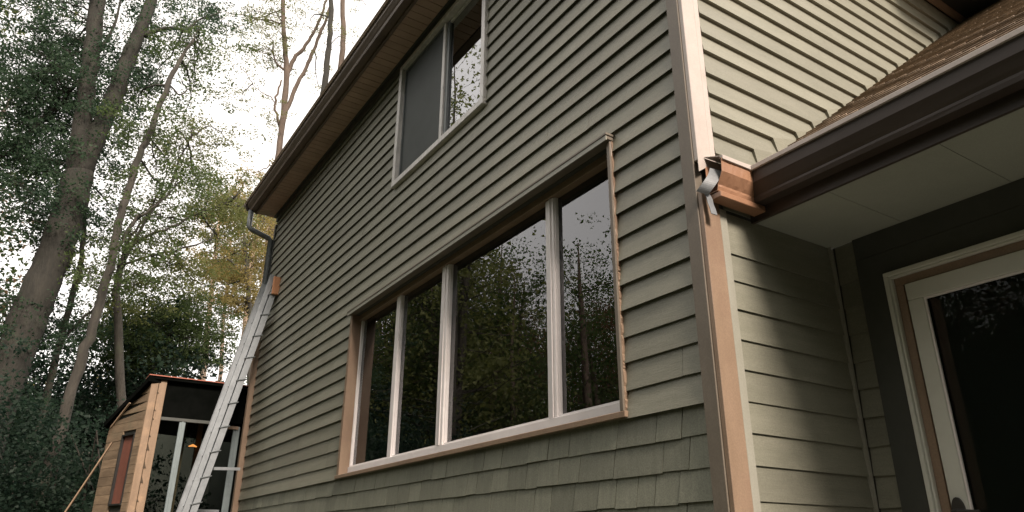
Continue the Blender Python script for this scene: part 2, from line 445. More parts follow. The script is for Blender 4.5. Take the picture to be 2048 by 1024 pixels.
zA = [0.193,0.329,0.465,0.595,0.729,0.863,0.992,1.133,1.266,1.402,1.534,1.672,1.799,1.928,2.059,2.177,2.312,2.436,2.562,2.685]
while zA[-1] < 4.58: zA.append(zA[-1]+0.1255)
while zA[0] > -1.15: zA.insert(0, zA[0]-0.136)
zA = [z for z in zA if z < 4.56] + [4.60]
XL, XR = XF+0.005, X0-0.080
SH_TOP = 0.59                       # courses below this line are shingles
n_sh = 0
SK = 0.14                            # shingle sides run a little askew
far_stuff = MB()
for z0, z1 in zip(zA[:-1], zA[1:]):
    hole = None
    for h in (BW, UW):
        hh = (h[0]+0.006, h[1]-0.006, h[2]+0.006, h[3]-0.006)
        if hh[3] > z0 and hh[2] < z1: hole = hh
    zt = z1 + 0.012
    if z0 < SH_TOP and z0 > -0.05:
        # shingles, narrower and with open joints
        u = XR
        while u > XL:
            w = random.choice([0.13,0.16,0.19,0.19,0.22,0.26,0.34])*random.uniform(0.9,1.1)
            if u < -5.4: w *= 1.25
            a = max(XL, u-w)
            if a - XL < 0.07: a = XL
            zj = z0 + random.choice([0,0,0,0.002,-0.002,0.004])
            th = 0.012 + random.uniform(-0.002, 0.003)
            top = min(zt, hole[2]) if hole and a < hole[1] and u > hole[0] else zt
            if top - z0 > 0.02:
                lap([[(a+0.0024,zj),(u-0.0015,zj+random.uniform(-0.002,0.002)),(u-0.0015+SK*(top-zj),top),(a+0.0024+SK*(top-zj),top)]], mapA, z0, zt, th, 'shingle', M['shingle'], wallA, jit=0.001)
                n_sh += 1
            u = a
        continue
    pieces = row_pieces(XL, XR, z0, zt, hole)
    for rects in pieces:
        ua, ub = min(r[0] for r in rects), max(r[1] for r in rects)
        cuts = []
        if z0 < 1.0 and len(rects) == 1:           # a few butt joints in the lower courses
            step = 0.55 if ub > -3 else 0.9
            u = ub - random.uniform(0.07, 0.4)
            while u > ua + 0.1:
                if random.random() < 0.75: cuts.append(u)
                u -= random.uniform(0.5, 1.4)*step
        elif len(rects) == 1 and ub-ua > 3:
            k = random.uniform(ua+0.8, ub-0.8); cuts.append(k)
            if random.random() < 0.5: cuts.append(random.uniform(ua+0.5, ub-0.5))
        cuts = sorted(set(cuts))
        edges = [ua] + cuts + [ub]
        if len(rects) == 1:
            for a, b in zip(edges[:-1], edges[1:]):
                rect_slabs([(a+0.0016, b-0.0010, rects[0][2], rects[0][3])], mapA, z0, zt, 0.024 if z0 > 1.0 else 0.018, 'siding_board', M['siding'] if z0 > 0.62 else M['shingle'], wallA)
        else:
            rect_slabs(rects, mapA, z0, zt, 0.024, 'siding_board', M['siding'], wallA)

# --- wall B (the return) with the porch roof running up it
RZ0, RY0, RS = 1.815, 2.815, 0.772      # roof surface on the wall: z = RZ0 + RS*(y-RY0)
def roofz(y): return RZ0 + RS*(y-RY0)
YB_END = 8.6
wallB = wall_backing('wall', mapB, Y0+0.02, YB_END, -1.25, 4.75, [])
zB_hi = [1.802,1.920,2.043,2.152,2.276,2.419,2.531,2.655]
while zB_hi[-1] < 4.0: zB_hi.append(zB_hi[-1]+0.1235)
zB_hi[-1] = 4.056
U_L = 2.500
bends = {1.920:(2.795,2.819),2.043:(2.969,3.002),2.152:(3.180,3.205),2.276:(3.350,3.370),2.419:(3.523,3.544),2.531:(3.703,3.731),2.655:(3.902,3.916)}
def bend(z):
    if z in bends: return bends[z]
    y = RY0 + (z-RZ0)/RS
    return (y-0.055, y-0.03) if int(z*100) % 3 else (y-0.03, y-0.016)
for i in range(len(zB_hi)-1):
    z0, z1 = zB_hi[i], zB_hi[i+1]
    if z0 == 1.802:
        poly = [(U_L, z0), (2.70, z0-0.0), (2.74, z0-0.05), (2.79, roofz(2.79)-0.02)]
        b1 = bend(z1)
        poly += [(b1[1]+0.02, roofz(b1[1]+0.02)-0.015), (b1[0]+0.03, z1+0.012), (U_L, z1+0.012)]
    else:
        b0, b1 = bend(z0), bend(z1)
        poly = [(U_L, z0), (b0[0], z0), (b0[1], roofz(b0[1])-0.012),
                (b1[1]+0.02, roofz(b1[1]+0.02)-0.012), (b1[0]+0.03, z1+0.012), (U_L, z1+0.012)]
    lap([poly], mapB, z0, z1+0.012, 0.024, 'siding_board', M['siding'], wallB, jit=0.0008)
zB_lo = [0.196,0.335,0.468,0.604,0.741,0.875,1.016,1.155,1.288,1.497]
while zB_lo[0] > -1.1: zB_lo.insert(0, zB_lo[0]-0.136)
YI = YD - 0.035
for z0, z1 in zip(zB_lo[:-1], zB_lo[1:]):
    rect_slabs([(2.532, YI, z0, min(z1+0.012,1.4965))], mapB, z0, z1+0.012, 0.013, 'siding_board', M['siding'], wallB)
# wall between roof and soffit, hidden behind the gutter return
rect_slabs([(2.532, 2.72, 1.512, 1.80)], mapB, 1.512, 1.80, 0.008, 'siding_board', M['siding'], wallB)
MB().box(X0+0.004, X0+0.022, YD-0.036, YD-0.018, -0.87, 1.497).build('inside_corner_strip', M['greytrim'], house)

# --- door wall
DX0, DX1 = -1.803, -0.80
wallD = wall_backing('wall', mapD, X0+0.005, 2.6, -1.25, 1.497, [(DX0+0.03, DX1-0.03, -0.87, 1.235)])
zD = [z for z in zB_lo]
for z0, z1 in zip(zD[:-1], zD[1:]):
    for a, b in ((X0+0.024, -1.945), (DX1+0.10, 2.58)):
        rect_slabs([(a, b, z0, z1+0.010 if z1 < 1.49 else 1.496)], mapD, z0, z1+0.012, 0.013, 'siding_board', M['siding'], wallD)
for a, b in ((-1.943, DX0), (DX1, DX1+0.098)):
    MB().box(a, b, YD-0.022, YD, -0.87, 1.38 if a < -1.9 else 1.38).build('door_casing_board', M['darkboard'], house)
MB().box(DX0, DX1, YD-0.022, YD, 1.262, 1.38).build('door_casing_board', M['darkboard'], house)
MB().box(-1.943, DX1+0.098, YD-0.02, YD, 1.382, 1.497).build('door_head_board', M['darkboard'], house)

door = link('door', MB().box(DX0+0.03, DX1-0.03, YD+0.008, YD+0.05, -0.87, 1.20).mesh('door'), M['backing'], house)
def moulding(x0, x1, zt, w, y0, y1, mat, name, parent):
    mb = MB()
    mb.box(x0, x0+w, y0, y1, -0.87, zt-w-0.0005)
    mb.box(x1-w, x1, y0, y1, -0.87, zt-w-0.0005)
    mb.box(x0, x1, y0, y1, zt-w, zt)
    return mb.build(name, mat, parent, bevel=0.002)
moulding(DX0, DX1, 1.262, 0.020, YD-0.052, YD-0.023, M['doorpaint'], 'door_frame', house)
moulding(DX0+0.0205, DX1-0.0205, 1.2415, 0.010, YD-0.040, YD-0.010, M['doorpaint'], 'door_frame', house)
moulding(DX0+0.031, DX1-0.031, 1.231, 0.040, YD-0.018, YD+0.006, M['copper'], 'door_jamb', house)
# the storm door leaf: stiles, rails and one large pane
lx0, lx1, lzt = -1.722, -0.875, 1.188
lf = MB()
lf.box(lx0, lx0+0.072, YD-0.028, YD+0.006, -0.86, lzt-0.083)
lf.box(lx1-0.072, lx1, YD-0.028, YD+0.006, -0.86, lzt-0.083)
lf.box(lx0, lx1, YD-0.028, YD+0.006, lzt-0.082, lzt)
lf.box(lx0+0.0725, lx1-0.0725, YD-0.028, YD+0.006, -0.86, -0.60)
lf.build('door_leaf', M['doorpaint'], door, bevel=0.003)
bd = MB()
bx0, bx1, bz0, bz1 = lx0+0.0725, lx1-0.0725, -0.599, lzt-0.0835
bd.box(bx0, bx0+0.009, YD-0.022, YD-0.012, bz0, bz1); bd.box(bx1-0.009, bx1, YD-0.022, YD-0.012, bz0, bz1)
bd.box(bx0+0.0095, bx1-0.0095, YD-0.022, YD-0.012, bz1-0.009, bz1)
bd.build('glazing_bead', M['white'], door)
MB().box(bx0+0.002, bx1-0.002, YD-0.010, YD-0.005, bz0, bz1-0.002).build('door_glass', M['glassdoor'], door)
# oval rose and lever
kb = MB()
kc = Vector((-1.690, YD-0.034, 0.165))
loop = [(0.027*math.cos(t), 0.058*math.sin(t)) for t in [2*math.pi*i/20 for i in range(20)]]
kb.prism([(kc.x+a, kc.y-0.006, kc.z+b) for a, b in loop], [(kc.x+a, kc.y+0.006, kc.z+b) for a, b in loop])
kb.tube([kc, kc+Vector((0,-0.045,0)), kc+Vector((0.02,-0.058,0)), kc+Vector((0.11,-0.058,-0.006))], [0.010,0.009,0.010,0.007], 8)
kb.build('door_handle', M['black'], door, bevel=0)

# --- landing and steps to the door
MB().box(X0+0.03, 0.9, 2.25, YD-0.03, GZ, -0.88).build('porch_slab', M['concrete'], house, bevel=0.01)
for k in range(3):
    MB().box(-1.8, -0.4, 2.248-0.3*(k+1), 2.248-0.3*k, GZ, -0.88-0.18*(k+1)).build('step', M['concrete'], house, bevel=0.01)

# --- corner boards
MB().box(X0-0.079, X0-0.001, Y0-0.030, Y0+0.02, -1.2, 4.58).build('corner_board', M['taupe'], house, bevel=0.0025)
MB().box(X0, X0+0.026, Y0-0.024, Y0+0.086, -1.2, 1.56).build('corner_board', M['copper'], house, bevel=0.0025)
up = MB().box(X0, X0+0.026, Y0-0.024, Y0+0.066, 1.722, 4.58).build('corner_board', M['flash_lit_trim'], house, bevel=0.0025)  # paler than the lower board: stronger light above is put into the colour
up['label'] = 'upper corner board with the strong light put into its pale colour'
MB().box(X0, X0+0.020, Y0+0.071, Y0+0.108, 1.722, 4.58).build('corner_trim', M['flash_lit_trim'], house, bevel=0.002)  # pale like the board beside it, light put into the colour
MB().box(X0+0.001, X0+0.0195, Y0+0.092, Y0+0.140, -1.2, 1.50).build('corner_trim', M['greytrim'], house, bevel=0.002)
MB().box(XF-0.075, XF+0.002, Y0-0.080, Y0+0.02, -1.2, 3.02).build('corner_board', M['copper'], house, bevel=0.002)
MB().box(XF-0.06, XF+0.002, Y0-0.030, Y0+0.02, 3.03, 4.46).build('corner_board', M['darkboard'], house, bevel=0.002)
MB().box(XF-0.04, XF, Y0+0.03, YB_END, -1.2, 4.75).build('wall', M['siding'], house)
MB().box(XF, X0, YB_END-0.1, YB_END, -1.2, 4.75).build('wall', M['siding'], house)
MB().box(XF+0.02, X0-0.1, Y0+0.06, YB_END-0.12, GZ, -1.252).build('foundation', M['concrete'], house)
MB().box(X0-0.09, X0-0.01, Y0+0.05, YB_END-0.12, GZ, -1.252).build('foundation', M['concrete'], house)

# --- rooms behind the windows
def room(x0, x1, y0, y1, z0, z1):
    mb = MB(); t = 0.05
    mb.box(x0, x1, y1, y1+t, z0, z1); mb.box(x0, x1, y0, y1-0.002, z0-t, z0-0.002); mb.box(x0, x1, y0, y1-0.002, z1+0.002, z1+t)
    mb.box(x0-t, x0-0.002, y0, y1, z0, z1); mb.box(x1+0.002, x1+t, y0, y1, z0, z1)
    return mb.build('room_interior', M['interior'], house)
room(-9.6, -2.25, Y0+0.28, 6.2, -0.7, 2.45)
room(-7.5, -2.4, Y0+0.28, 5.5, 2.75, 4.56)
room(-1.95, 1.0, YD+0.16, 6.0, -0.85, 1.40)

# --- big four pane window
win = link('window', MB().box(BW[0], BW[0]+0.052, Y0-0.035, Y0+0.145, BW[2]+0.026, BW[3]-0.026).mesh('window'), M['copper'], house)
ob = MB().box(BW[0]-0.028, BW[1]+0.012, Y0-0.042, Y0+0.145, BW[2]-0.006, BW[2]+0.0255); ob.build('sill', M['copper'], win, bevel=0.003)
MB().box(BW[1]-0.026, BW[1], Y0-0.040, Y0+0.145, BW[2]+0.026, BW[3]-0.026).build('casing', M['taupe'], win, bevel=0.002)
rc = MB()
z = BW[2]+0.03
while z < BW[3]-0.10:                                       # ragged caulk along the right casing
    h = random.uniform(0.03, 0.13); w1, w2, w3 = [0.0015+random.uniform(0, 0.0055) for _ in range(3)]
    xs = BW[1]+0.0005
    rc.prism([(xs,Y0-0.03,z),(xs+w1,Y0-0.027,z+h*0.2),(xs+w2,Y0-0.028,z+h*0.5),(xs+w3,Y0-0.027,z+h*0.8),(xs,Y0-0.03,z+h)],
             [(xs,Y0-0.002,z),(xs+w1,Y0-0.002,z+h*0.2),(xs+w2,Y0-0.002,z+h*0.5),(xs+w3,Y0-0.002,z+h*0.8),(xs,Y0-0.002,z+h)])
    z += h
rc.build('caulk', M['copper'], win)
MB().box(BW[0]-0.006, BW[1]+0.008, Y0-0.062, Y0+0.145, BW[3]-0.025, BW[3]-0.004).build('head_casing', M['taupe'], win, bevel=0.002)
MB().box(BW[0]-0.012, BW[1]+0.014, Y0-0.074, Y0+0.0, BW[3]-0.003, BW[3]+0.012).build('drip_cap', M['taupe'], win, bevel=0.002)
MB().box(BW[0]-0.006, BW[1]+0.008, Y0-0.070, Y0-0.0625, BW[3]-0.032, BW[3]-0.004).build('drip_cap', M['greytrim'], win)
xi0, xi1 = BW[0]+0.0525, BW[1]-0.0265
zi0, zi1 = BW[2]+0.026, BW[3]-0.0255
yf0, yf1 = Y0+0.045, Y0+0.115
m1 = onY(790, 700, yf0).x; m2 = onY(884, 700, yf0).x; m3 = onY(1101, 650, yf0).x
MB().box(xi0, xi1, yf0, yf1, zi0, zi0+0.070).build('frame', M['white'], win, bevel=0.003)
MB().box(xi0, xi1, yf0-0.012, yf1, zi1-0.050, zi1).build('frame', M['copper'], win, bevel=0.003)
mull = [(xi0, xi0+0.014), (m1-0.036, m1+0.036), (m2-0.052, m2+0.052), (m3-0.042, m3+0.042), (xi1-0.016, xi1)]
for k, (a, b) in enumerate(mull):
    MB().box(a, b, yf0+0.003*(k % 2)+0.001+(0.012 if k == 0 else 0), yf1-0.001-(0.03 if k == 0 else 0), zi0+0.0705, zi1-0.0505).build('mullion', M['white'] if k < 4 else M['taupe'], win, bevel=0.003)
    if k in (2, 3):
        MB().box((a+b)/2+0.012, (a+b)/2+0.018, yf0-0.006, yf0+0.0005, zi0+0.0705, zi1-0.0505).build('mullion_bead', M['white'], win)
for (a0, a), (b, b1) in zip(mull[:-1], mull[1:]):
    bz = zi0+0.0705
    sb = MB()
    sb.box(a, b, yf0+0.016, yf0+0.04, bz, bz+0.012)
    sb.box(a, a+0.007, yf0+0.016, yf0+0.04, bz+0.0125, zi1-0.051)
    sb.box(b-0.007, b, yf0+0.016, yf0+0.04, bz+0.0125, zi1-0.051)
    sb.build('glazing_bead', M['white'], win)
    MB().box(a+0.001, b-0.001, yf0+0.0405, yf0+0.046, bz+0.001, zi1-0.052).build('pane', M['glass'], win)
# what shows inside: tan board at the left pane, a note, studs
MB().box(-6.514, -6.488, Y0+0.147, Y0+0.235, 0.64, 2.115).build('reveal_lining', M['osb'], house)
MB().box(-6.514, -6.486, Y0+0.236, Y0+0.27, 0.64, 2.115).build('reveal_lining', M['bluegrey'], house)
MB().box(m2+0.075, m2+0.10, Y0+0.145, Y0+0.20, 0.64, 2.115).build('inner_jamb', M['greytrim'], house)
MB().box(-6.4875, -6.484, Y0+0.190, Y0+0.232, 0.92, 1.07).build('paper_note', M['note'], house)
for px in (822, 838): MB().box(onY(px,800,Y0+0.40).x-0.03, onY(px,800,Y0+0.40).x+0.02, Y0+0.40, Y0+0.44, 0.60, 2.12).build('stud', M['redwood'], house)
for x in (-5.6, -5.45, -4.9): MB().box(x, x+0.04, Y0+1.2, Y0+1.29, -0.6, 2.4).build('stud', M['paleboard'], house)

# --- upper window
uw = link('window', MB().box(UW[0], UW[0]+0.060, Y0-0.045, Y0+0.10, UW[2]+0.056, UW[3]).mesh('window'), M['whitemetal'], house)
MB().box(UW[0], UW[1], Y0-0.050, Y0+0.10, UW[2], UW[2]+0.0555).build('sill', M['whitemetal'], uw, bevel=0.004)
MB().box(UW[1]-0.052, UW[1], Y0-0.045, Y0+0.10, UW[2]+0.056, UW[3]).build('casing', M['whitemetal'], uw, bevel=0.003)
MB().box(UW[0]+0.0605, UW[1]-0.0525, Y0-0.045, Y0+0.10, UW[3]-0.05, UW[3]).build('casing', M['whitemetal'], uw, bevel=0.003)
ux0, ux1, uz0, uz1 = UW[0]+0.061, UW[1]-0.053, UW[2]+0.056, UW[3]-0.0505
um = onY(885, 200, Y0).x
MB().box(um-0.022, um+0.022, Y0-0.012, Y0+0.05, uz0, uz1).build('meeting_stile', M['whitemetal'], uw, bevel=0.003)
MB().box(um+0.023, um+0.066, Y0+0.006, Y0+0.05, uz0+0.001, uz1).build('meeting_stile', M['darkgrey'], uw, bevel=0.003)
fr = MB()
fr.box(ux0, ux0+0.02, Y0-0.005, Y0+0.03, uz0, uz1); fr.box(ux0+0.0205, um-0.0225, Y0-0.005, Y0+0.03, uz0, uz0+0.022); fr.box(ux0+0.0205, um-0.0225, Y0-0.005, Y0+0.03, uz1-0.022, uz1)
fr.build('screen_frame', M['darkgrey'], uw)
MB().box(ux0+0.0205, um-0.0225, Y0+0.004, Y0+0.006, uz0+0.0225, uz1-0.0225).build('insect_screen', M['screen'], uw)
fr = MB()
fr.box(ux1-0.025, ux1, Y0+0.01, Y0+0.05, uz0, uz1); fr.box(um+0.0665, ux1-0.0255, Y0+0.01, Y0+0.05, uz0, uz0+0.028); fr.box(um+0.0665, ux1-0.0255, Y0+0.01, Y0+0.05, uz1-0.028, uz1)
fr.build('sash', M['whitemetal'], uw, bevel=0.002)
M['glassup'] = glassmat('upper_glass', (0.45,0.5,0.5), 3.6)
MB().box(um+0.0665, ux1-0.0255, Y0+0.028, Y0+0.034, uz0+0.0285, uz1-0.0285).build('pane', M['glassup'], uw)
MB().box(ux0+0.0205, um-0.0225, Y0+0.034, Y0+0.04, uz0, uz1).build('pane', M['glass'], uw)

# --- main eave: frieze, soffit panels, fascia, gutter, roof
RXL, RXR = XF-0.10, X0+0.30
MB().box(XF, X0, Y0-0.036, Y0-0.0005, 4.50, ZE-0.001).build('frieze_board', M['darkboard'], house)
MB().box(XF-0.1, X0+0.29, Y0-0.062, Y0+0.3, ZE+0.001, ZE+0.02).build('frieze_board', M['darkboard'], house)
soff = link('soffit', MB().box(RXL, RXR, 2.09, Y0-0.062, ZE+0.018, ZE+0.03).mesh('soffit'), M['darkboard'], house)
x = RXL
while x < RXR:
    b = min(x+0.098, RXR)
    MB().box(x+0.004, b-0.001, 2.095, Y0-0.064, ZE+0.001+random.uniform(0,0.001), ZE+0.0175).build('soffit_panel', M['soffit'], soff)
    x += 0.10
def gutter_profile(H=0.125, D=0.125):
    return [(0,H),(0,0),(0.072*D/0.125,0),(0.078*D/0.125,0.018),(0.078*D/0.125,0.030),(0.090*D/0.125,0.045),(0.108*D/0.125,0.070),(0.118*D/0.125,0.085),(0.120*D/0.125,H-0.012),(D,H-0.010),(D,H),(D-0.012,H)]
def gutter(a, b, out, z, mat, name='gutter', H=0.125, D=0.125, parent=house, m0=0, m1=0):
    """a,b = (x,y) of back line, out = unit 2-D vector outward"""
    mb = MB(); prof = gutter_profile(H, D)
    n = 14
    L_ = math.hypot(b[0]-a[0], b[1]-a[1]); ux, uy = (b[0]-a[0])/L_, (b[1]-a[1])/L_
    for i in range(n+1):
        for d, h in prof:
            s_ = m0*d + (L_ + m1*d - m0*d)*i/n
            px, py = a[0]+ux*s_, a[1]+uy*s_
            w = random.uniform(-0.0012, 0.0012)
            mb.v.append((px+out[0]*(d+w), py+out[1]*(d+w), z+h))
    k = len(prof)
    for i in range(n):
        for j in range(k-1):
            mb.f.append((i*k+j, i*k+j+1, (i+1)*k+j+1, (i+1)*k+j))
    o = mb.build(name, mat, parent)
    md = o.modifiers.new('thick', 'SOLIDIFY'); md.thickness = 0.0025; md.offset = 0
    return o
MB().box(RXL, RXR, 2.062, 2.088, ZE-0.012, ZE+0.15).build('fascia', M['eavebrown'], house)
gutter((RXL-0.01, 2.0615), (RXR, 2.0615), (0,-1), ZE+0.018, M['eavebrown'], H=0.12, D=0.12)
# main roof: two slopes, ridge along x
def roof_slab(pts, t, name, mat, parent):
    top = [Vector(p) for p in pts]
    n = (top[1]-top[0]).cross(top[2]-top[0]).normalized()
    if n.z < 0: n = -n
    return MB().prism(top, [p - n*t for p in top]).build(name, mat, parent)
ze = ZE+0.165
s_m = 0.55
roof = roof_slab([(RXL-0.08,1.915,ze),(RXR,1.915,ze),(RXR,5.6,ze+s_m*3.68),(RXL-0.08,5.6,ze+s_m*3.68)], 0.03, 'roof', M['roofsh'], house)
roof_slab([(RXL-0.08,5.602,ze+s_m*3.68),(RXR,5.602,ze+s_m*3.68),(RXR,9.2,ze),(RXL-0.08,9.2,ze)], 0.03, 'roof', M['roofsh'], house)
MB().bar((RXL-0.07,1.93,ze-0.075),(RXL-0.07,5.59,ze+s_m*3.66-0.075),0.02,0.12).build('rake_board', M['brown'], house)
MB().bar((RXL-0.07,5.61,ze+s_m*3.66-0.075),(RXL-0.07,9.15,ze-0.075),0.02,0.12).build('rake_board', M['brown'], house)
MB().bar((RXR-0.01,1.93,ze-0.075),(RXR-0.01,5.59,ze+s_m*3.66-0.075),0.02,0.12).build('rake_board', M['brown'], house)
gb = MB()
for xx in (XF, X0-0.04):
    gb.prism([(xx,Y0,4.751),(xx,YB_END,4.751),(xx,5.6,6.4)], [(xx+0.04,Y0,4.751),(xx+0.04,YB_END,4.751),(xx+0.04,5.6,6.4)])
gb.build('gable', M['siding'], house)
# downspout at the far corner
dsx = XF-0.045
p0 = Vector((dsx-0.03, 2.00, ZE+0.02))
ds = MB().tube([p0, p0+Vector((0,0,-0.24)), p0+Vector((0,0.03,-0.285)), Vector((dsx,Y0-0.10,ZE-0.36)), Vector((dsx,Y0-0.065,ZE-0.39)), Vector((dsx,Y0-0.065,3.12)), Vector((dsx-0.01,Y0+0.055,2.98)), Vector((dsx-0.01,Y0+0.06,-1.3))], 0.038, 10)
dso = ds.build('downspout', M['darkgrey'], house, smooth=True)

# --- porch roof, gutter, fascia, soffit
PXR = 3.0
sl_n = Vector((0,-RS,1)).normalized()
ye = 2.665; zye = roofz(ye)
proof = roof_slab([(X0+0.004,ye,zye-0.012),(PXR,ye,zye-0.012),(PXR,6.6,roofz(6.6)-0.012),(X0+0.004,6.6,roofz(6.6)-0.012)], 0.02, 'roof', M['backing'], house)
slope_l = math.hypot(1, RS)
ex = 0.118
rows = int((6.0-ye)*slope_l/ex)
cache = []
for v in range(10):
    w = 0.318
    mb = MB()
    j = [random.uniform(-0.004, 0.004) for _ in range(4)]
    mb.prism([(0.002,j[0],0.013),(w*0.5,j[1],0.014),(w,j[2],0.012),(w,ex+0.03,0.004),(0.002,ex+0.03,0.004)],
             [(0.002,j[0],0.0),(w*0.5,j[1],0.0),(w,j[2],0.0),(w,ex+0.03,0.0),(0.002,ex+0.03,0.0)])
    me = mb.mesh('roof_shingle'); me.materials.append(M['roofsh']); cache.append(me)
dirv = Vector((0,1,RS)).normalized()
ang = math.atan(RS)
restm = MB()
for r in range(rows):
    off = (r % 3)*0.107 + random.uniform(-0.01,0.01)
    base = Vector((0, ye-0.03, roofz(ye-0.03)-0.008)) + dirv*(r*ex)
    k = 0
    x = X0+0.01-off
    while x < PXR:
        xs = x
        if x < 0.55 and x + 0.32 > X0+0.015:
            o = bpy.data.objects.new('roof_shingle', random.choice(cache))
            C.objects.link(o); o.parent = proof
            if xs < X0+0.01:
                sc = (x+0.32-(X0+0.01))/0.32; o.scale = (sc,1,1); xs = X0+0.01
            o.rotation_euler = (ang, 0, 0)
            o.location = (xs, base.y, base.z)
        elif x >= 0.55:
            a = Vector((x+0.002, base.y, base.z)); b = Vector((min(x+0.318,PXR), base.y, base.z))
            restm.prism([a+sl_n*0.013, b+sl_n*0.013, b+dirv*(ex+0.03)+sl_n*0.004, a+dirv*(ex+0.03)+sl_n*0.004], [a, b, b+dirv*(ex+0.03), a+dirv*(ex+0.03)])
        x += 0.32
ro = restm.build('roof_shingles_beyond', M['roofsh'], proof); ro['kind'] = 'stuff'
MB().box(X0+0.010, PXR, 2.715, 2.732, 1.482, 1.70).build('fascia', M['brown'], house)
GY = 2.7145
gz = 1.545
gutter((X0+0.029, GY), (PXR, GY), (0,-1), gz, M['brown'], H=0.150, D=0.100, m0=1)
gutter((X0+0.029, Y0+0.015), (X0+0.029, GY), (1,0), gz, M['orangebrown'], H=0.150, D=0.100, m1=-1)  # return of the brown gutter, light on this side put into its colour
# pale lips: the lit edge of the gutter tops is put into their colour
MB().box(X0+0.118, X0+0.136, Y0+0.018, GY-0.113, gz+0.142, gz+0.166).build('lit_gutter_lip', M['flash_lit_trim'], house, bevel=0.002)
MB().box(X0+0.118, PXR, GY-0.112, GY-0.094, gz+0.142, gz+0.166).build('lit_gutter_lip', M['flash_lit_trim'], house, bevel=0.002)
MB().box(X0+0.03, X0+0.100, Y0+0.02, GY+0.01, gz-0.034, gz-0.004).build('gutter_board', M['orangebrown'], house, bevel=0.003)
ec = MB()
prof = gutter_profile(0.150, 0.100)
ec.prism([(X0+0.029+d, Y0+0.100, gz+h) for d, h in prof[:-1]], [(X0+0.029+d, Y0+0.102, gz+h) for d, h in prof[:-1]])
ec.build('gutter_end_shade', M['black'], house)  # black sheet standing for the shade inside the open gutter end
# bent flashing over the gutter end, galvanised straps hanging from it
fl = MB()
fl.prism([(X0+0.0275,Y0-0.03,1.735),(X0+0.0275,Y0+0.30,1.752),(X0+0.030,Y0+0.30,1.70),(X0+0.0275,Y0+0.02,1.69),(X0+0.0275,Y0-0.03,1.655)],
         [(X0+0.030,Y0-0.03,1.735),(X0+0.030,Y0+0.30,1.752),(X0+0.034,Y0+0.30,1.70),(X0+0.030,Y0+0.02,1.69),(X0+0.030,Y0-0.03,1.655)])
fl.prism([(X0+0.03,Y0+0.012,1.742),(X0+0.03,Y0+0.30,1.748),(X0+0.133,Y0+0.29,1.716),(X0+0.120,Y0+0.03,1.712)],
         [(X0+0.03,Y0+0.012,1.745),(X0+0.03,Y0+0.30,1.751),(X0+0.133,Y0+0.29,1.719),(X0+0.120,Y0+0.03,1.715)])
fl.build('flashing', M['flash_lit_trim'], house)
st = MB()
st.ribbon(smooth_path([onX(1431,340,X0+0.075), onX(1428,352,X0+0.085), onX(1420,365,X0+0.082), onX(1411,377,X0+0.068), onX(1404,386,X0+0.05)], 4), (0.45,1,-0.25), 0.058)
st.build('strap', M['galv'], house, smooth=False)
st = MB()
st.ribbon(smooth_path([onX(1412,386,X0+0.045), onX(1418,396,X0+0.055), onX(1421,408,X0+0.058), onX(1425,418,X0+0.062), onX(1428,429,X0+0.07)], 4), (0.2,1,-0.1), 0.032)
st.build('strap', M['galv'], house, smooth=False)
# porch soffit in three boards with thin joints
soff2 = link('soffit', MB().box(X0+0.02, PXR, 2.734, YD, 1.512, 1.53).mesh('soffit'), M['darkboard'], house)
for a, b in ((X0+0.001, onY(1650,386,2.735).x), (onY(1650,386,2.735).x+0.003, onY(1872,292,2.735).x), (onY(1872,292,2.735).x+0.003, 0.9), (0.903, PXR)):
    MB().box(a, b, 2.734, YD-0.001, 1.4985, 1.5115).build('soffit_panel', M['porchsoffit'], soff2)
MB().prism([(PXR-0.002,2.733,1.531),(PXR-0.002,6.6,1.531),(PXR-0.002,6.6,roofz(6.6)-0.04),(PXR-0.002,2.733,roofz(2.733)-0.04)],
           [(PXR-0.03,2.733,1.531),(PXR-0.03,6.6,1.531),(PXR-0.03,6.6,roofz(6.6)-0.04),(PXR-0.03,2.733,roofz(2.733)-0.04)]).build('gable', M['siding'], house)
# rear eave on the return wall
MB().box(X0+0.0185, X0+0.030, 4.7, YB_END, 4.058, 4.158).build('frieze_board', M['copper'], house)
MB().box(X0+0.002, X0+0.62, 4.7, YB_END, 4.16, 4.18).build('soffit', M['darkboard'], house)
gutter((X0+0.62, 4.7), (X0+0.62, YB_END), (1,0), 4.17, M['darkgrey'])
MB().box(X0+0.30, X0+0.32, 4.7, YB_END, 4.140, 4.1595).build('soffit_joint_strip', M['darkgrey'], house)
roof_slab([(X0+0.78,4.6,4.31),(X0+0.78,YB_END,4.31),(X0+0.006,YB_END,4.75),(X0+0.006,4.6,4.75)], 0.03, 'roof', M['roofsh'], house)

# ------------------------------------------------------------------ the wing with glass front beyond the far corner
WX = -10.40
wing = empty('garden_room', (-11.3, 1.9, GZ), 'cedar planked garden room with glass front and dark overhanging roof', 'outbuilding')
pTL = (1.145, 2.075)                                        # y, z of the front post head
zw1 = 2.095
MB().box(WX-0.02, WX+0.03, 1.145, 1.232, GZ, 2.06).build('corner_post', M['paleboard'], wing, bevel=0.003)
MB().box(WX-0.02, WX+0.027, 1.238, 1.330, GZ, 2.06).build('corner_post', M['paleboard'], wing, bevel=0.003)
nm = MB()
zz = -0.2
while zz < 2.0:                                             # torn nicks along the joint of the two boards
    hh = random.uniform(0.02, 0.035) if random.random() < 0.75 else random.uniform(0.06, 0.09)
    nm.prism([(WX+0.0305,1.228,zz),(WX+0.0305,1.250+hh*0.2,zz-0.004),(WX+0.0305,1.236,zz+hh)], [(WX+0.0325,1.228,zz),(WX+0.0325,1.250+hh*0.2,zz-0.004),(WX+0.0325,1.236,zz+hh)])
    zz += random.uniform(0.10, 0.24)
nm.build('nick', M['groove'], wing)
MB().box(WX-0.06, WX-0.02, 1.232, 1.24, GZ, 2.06).build('post_gap', M['groove'], wing)
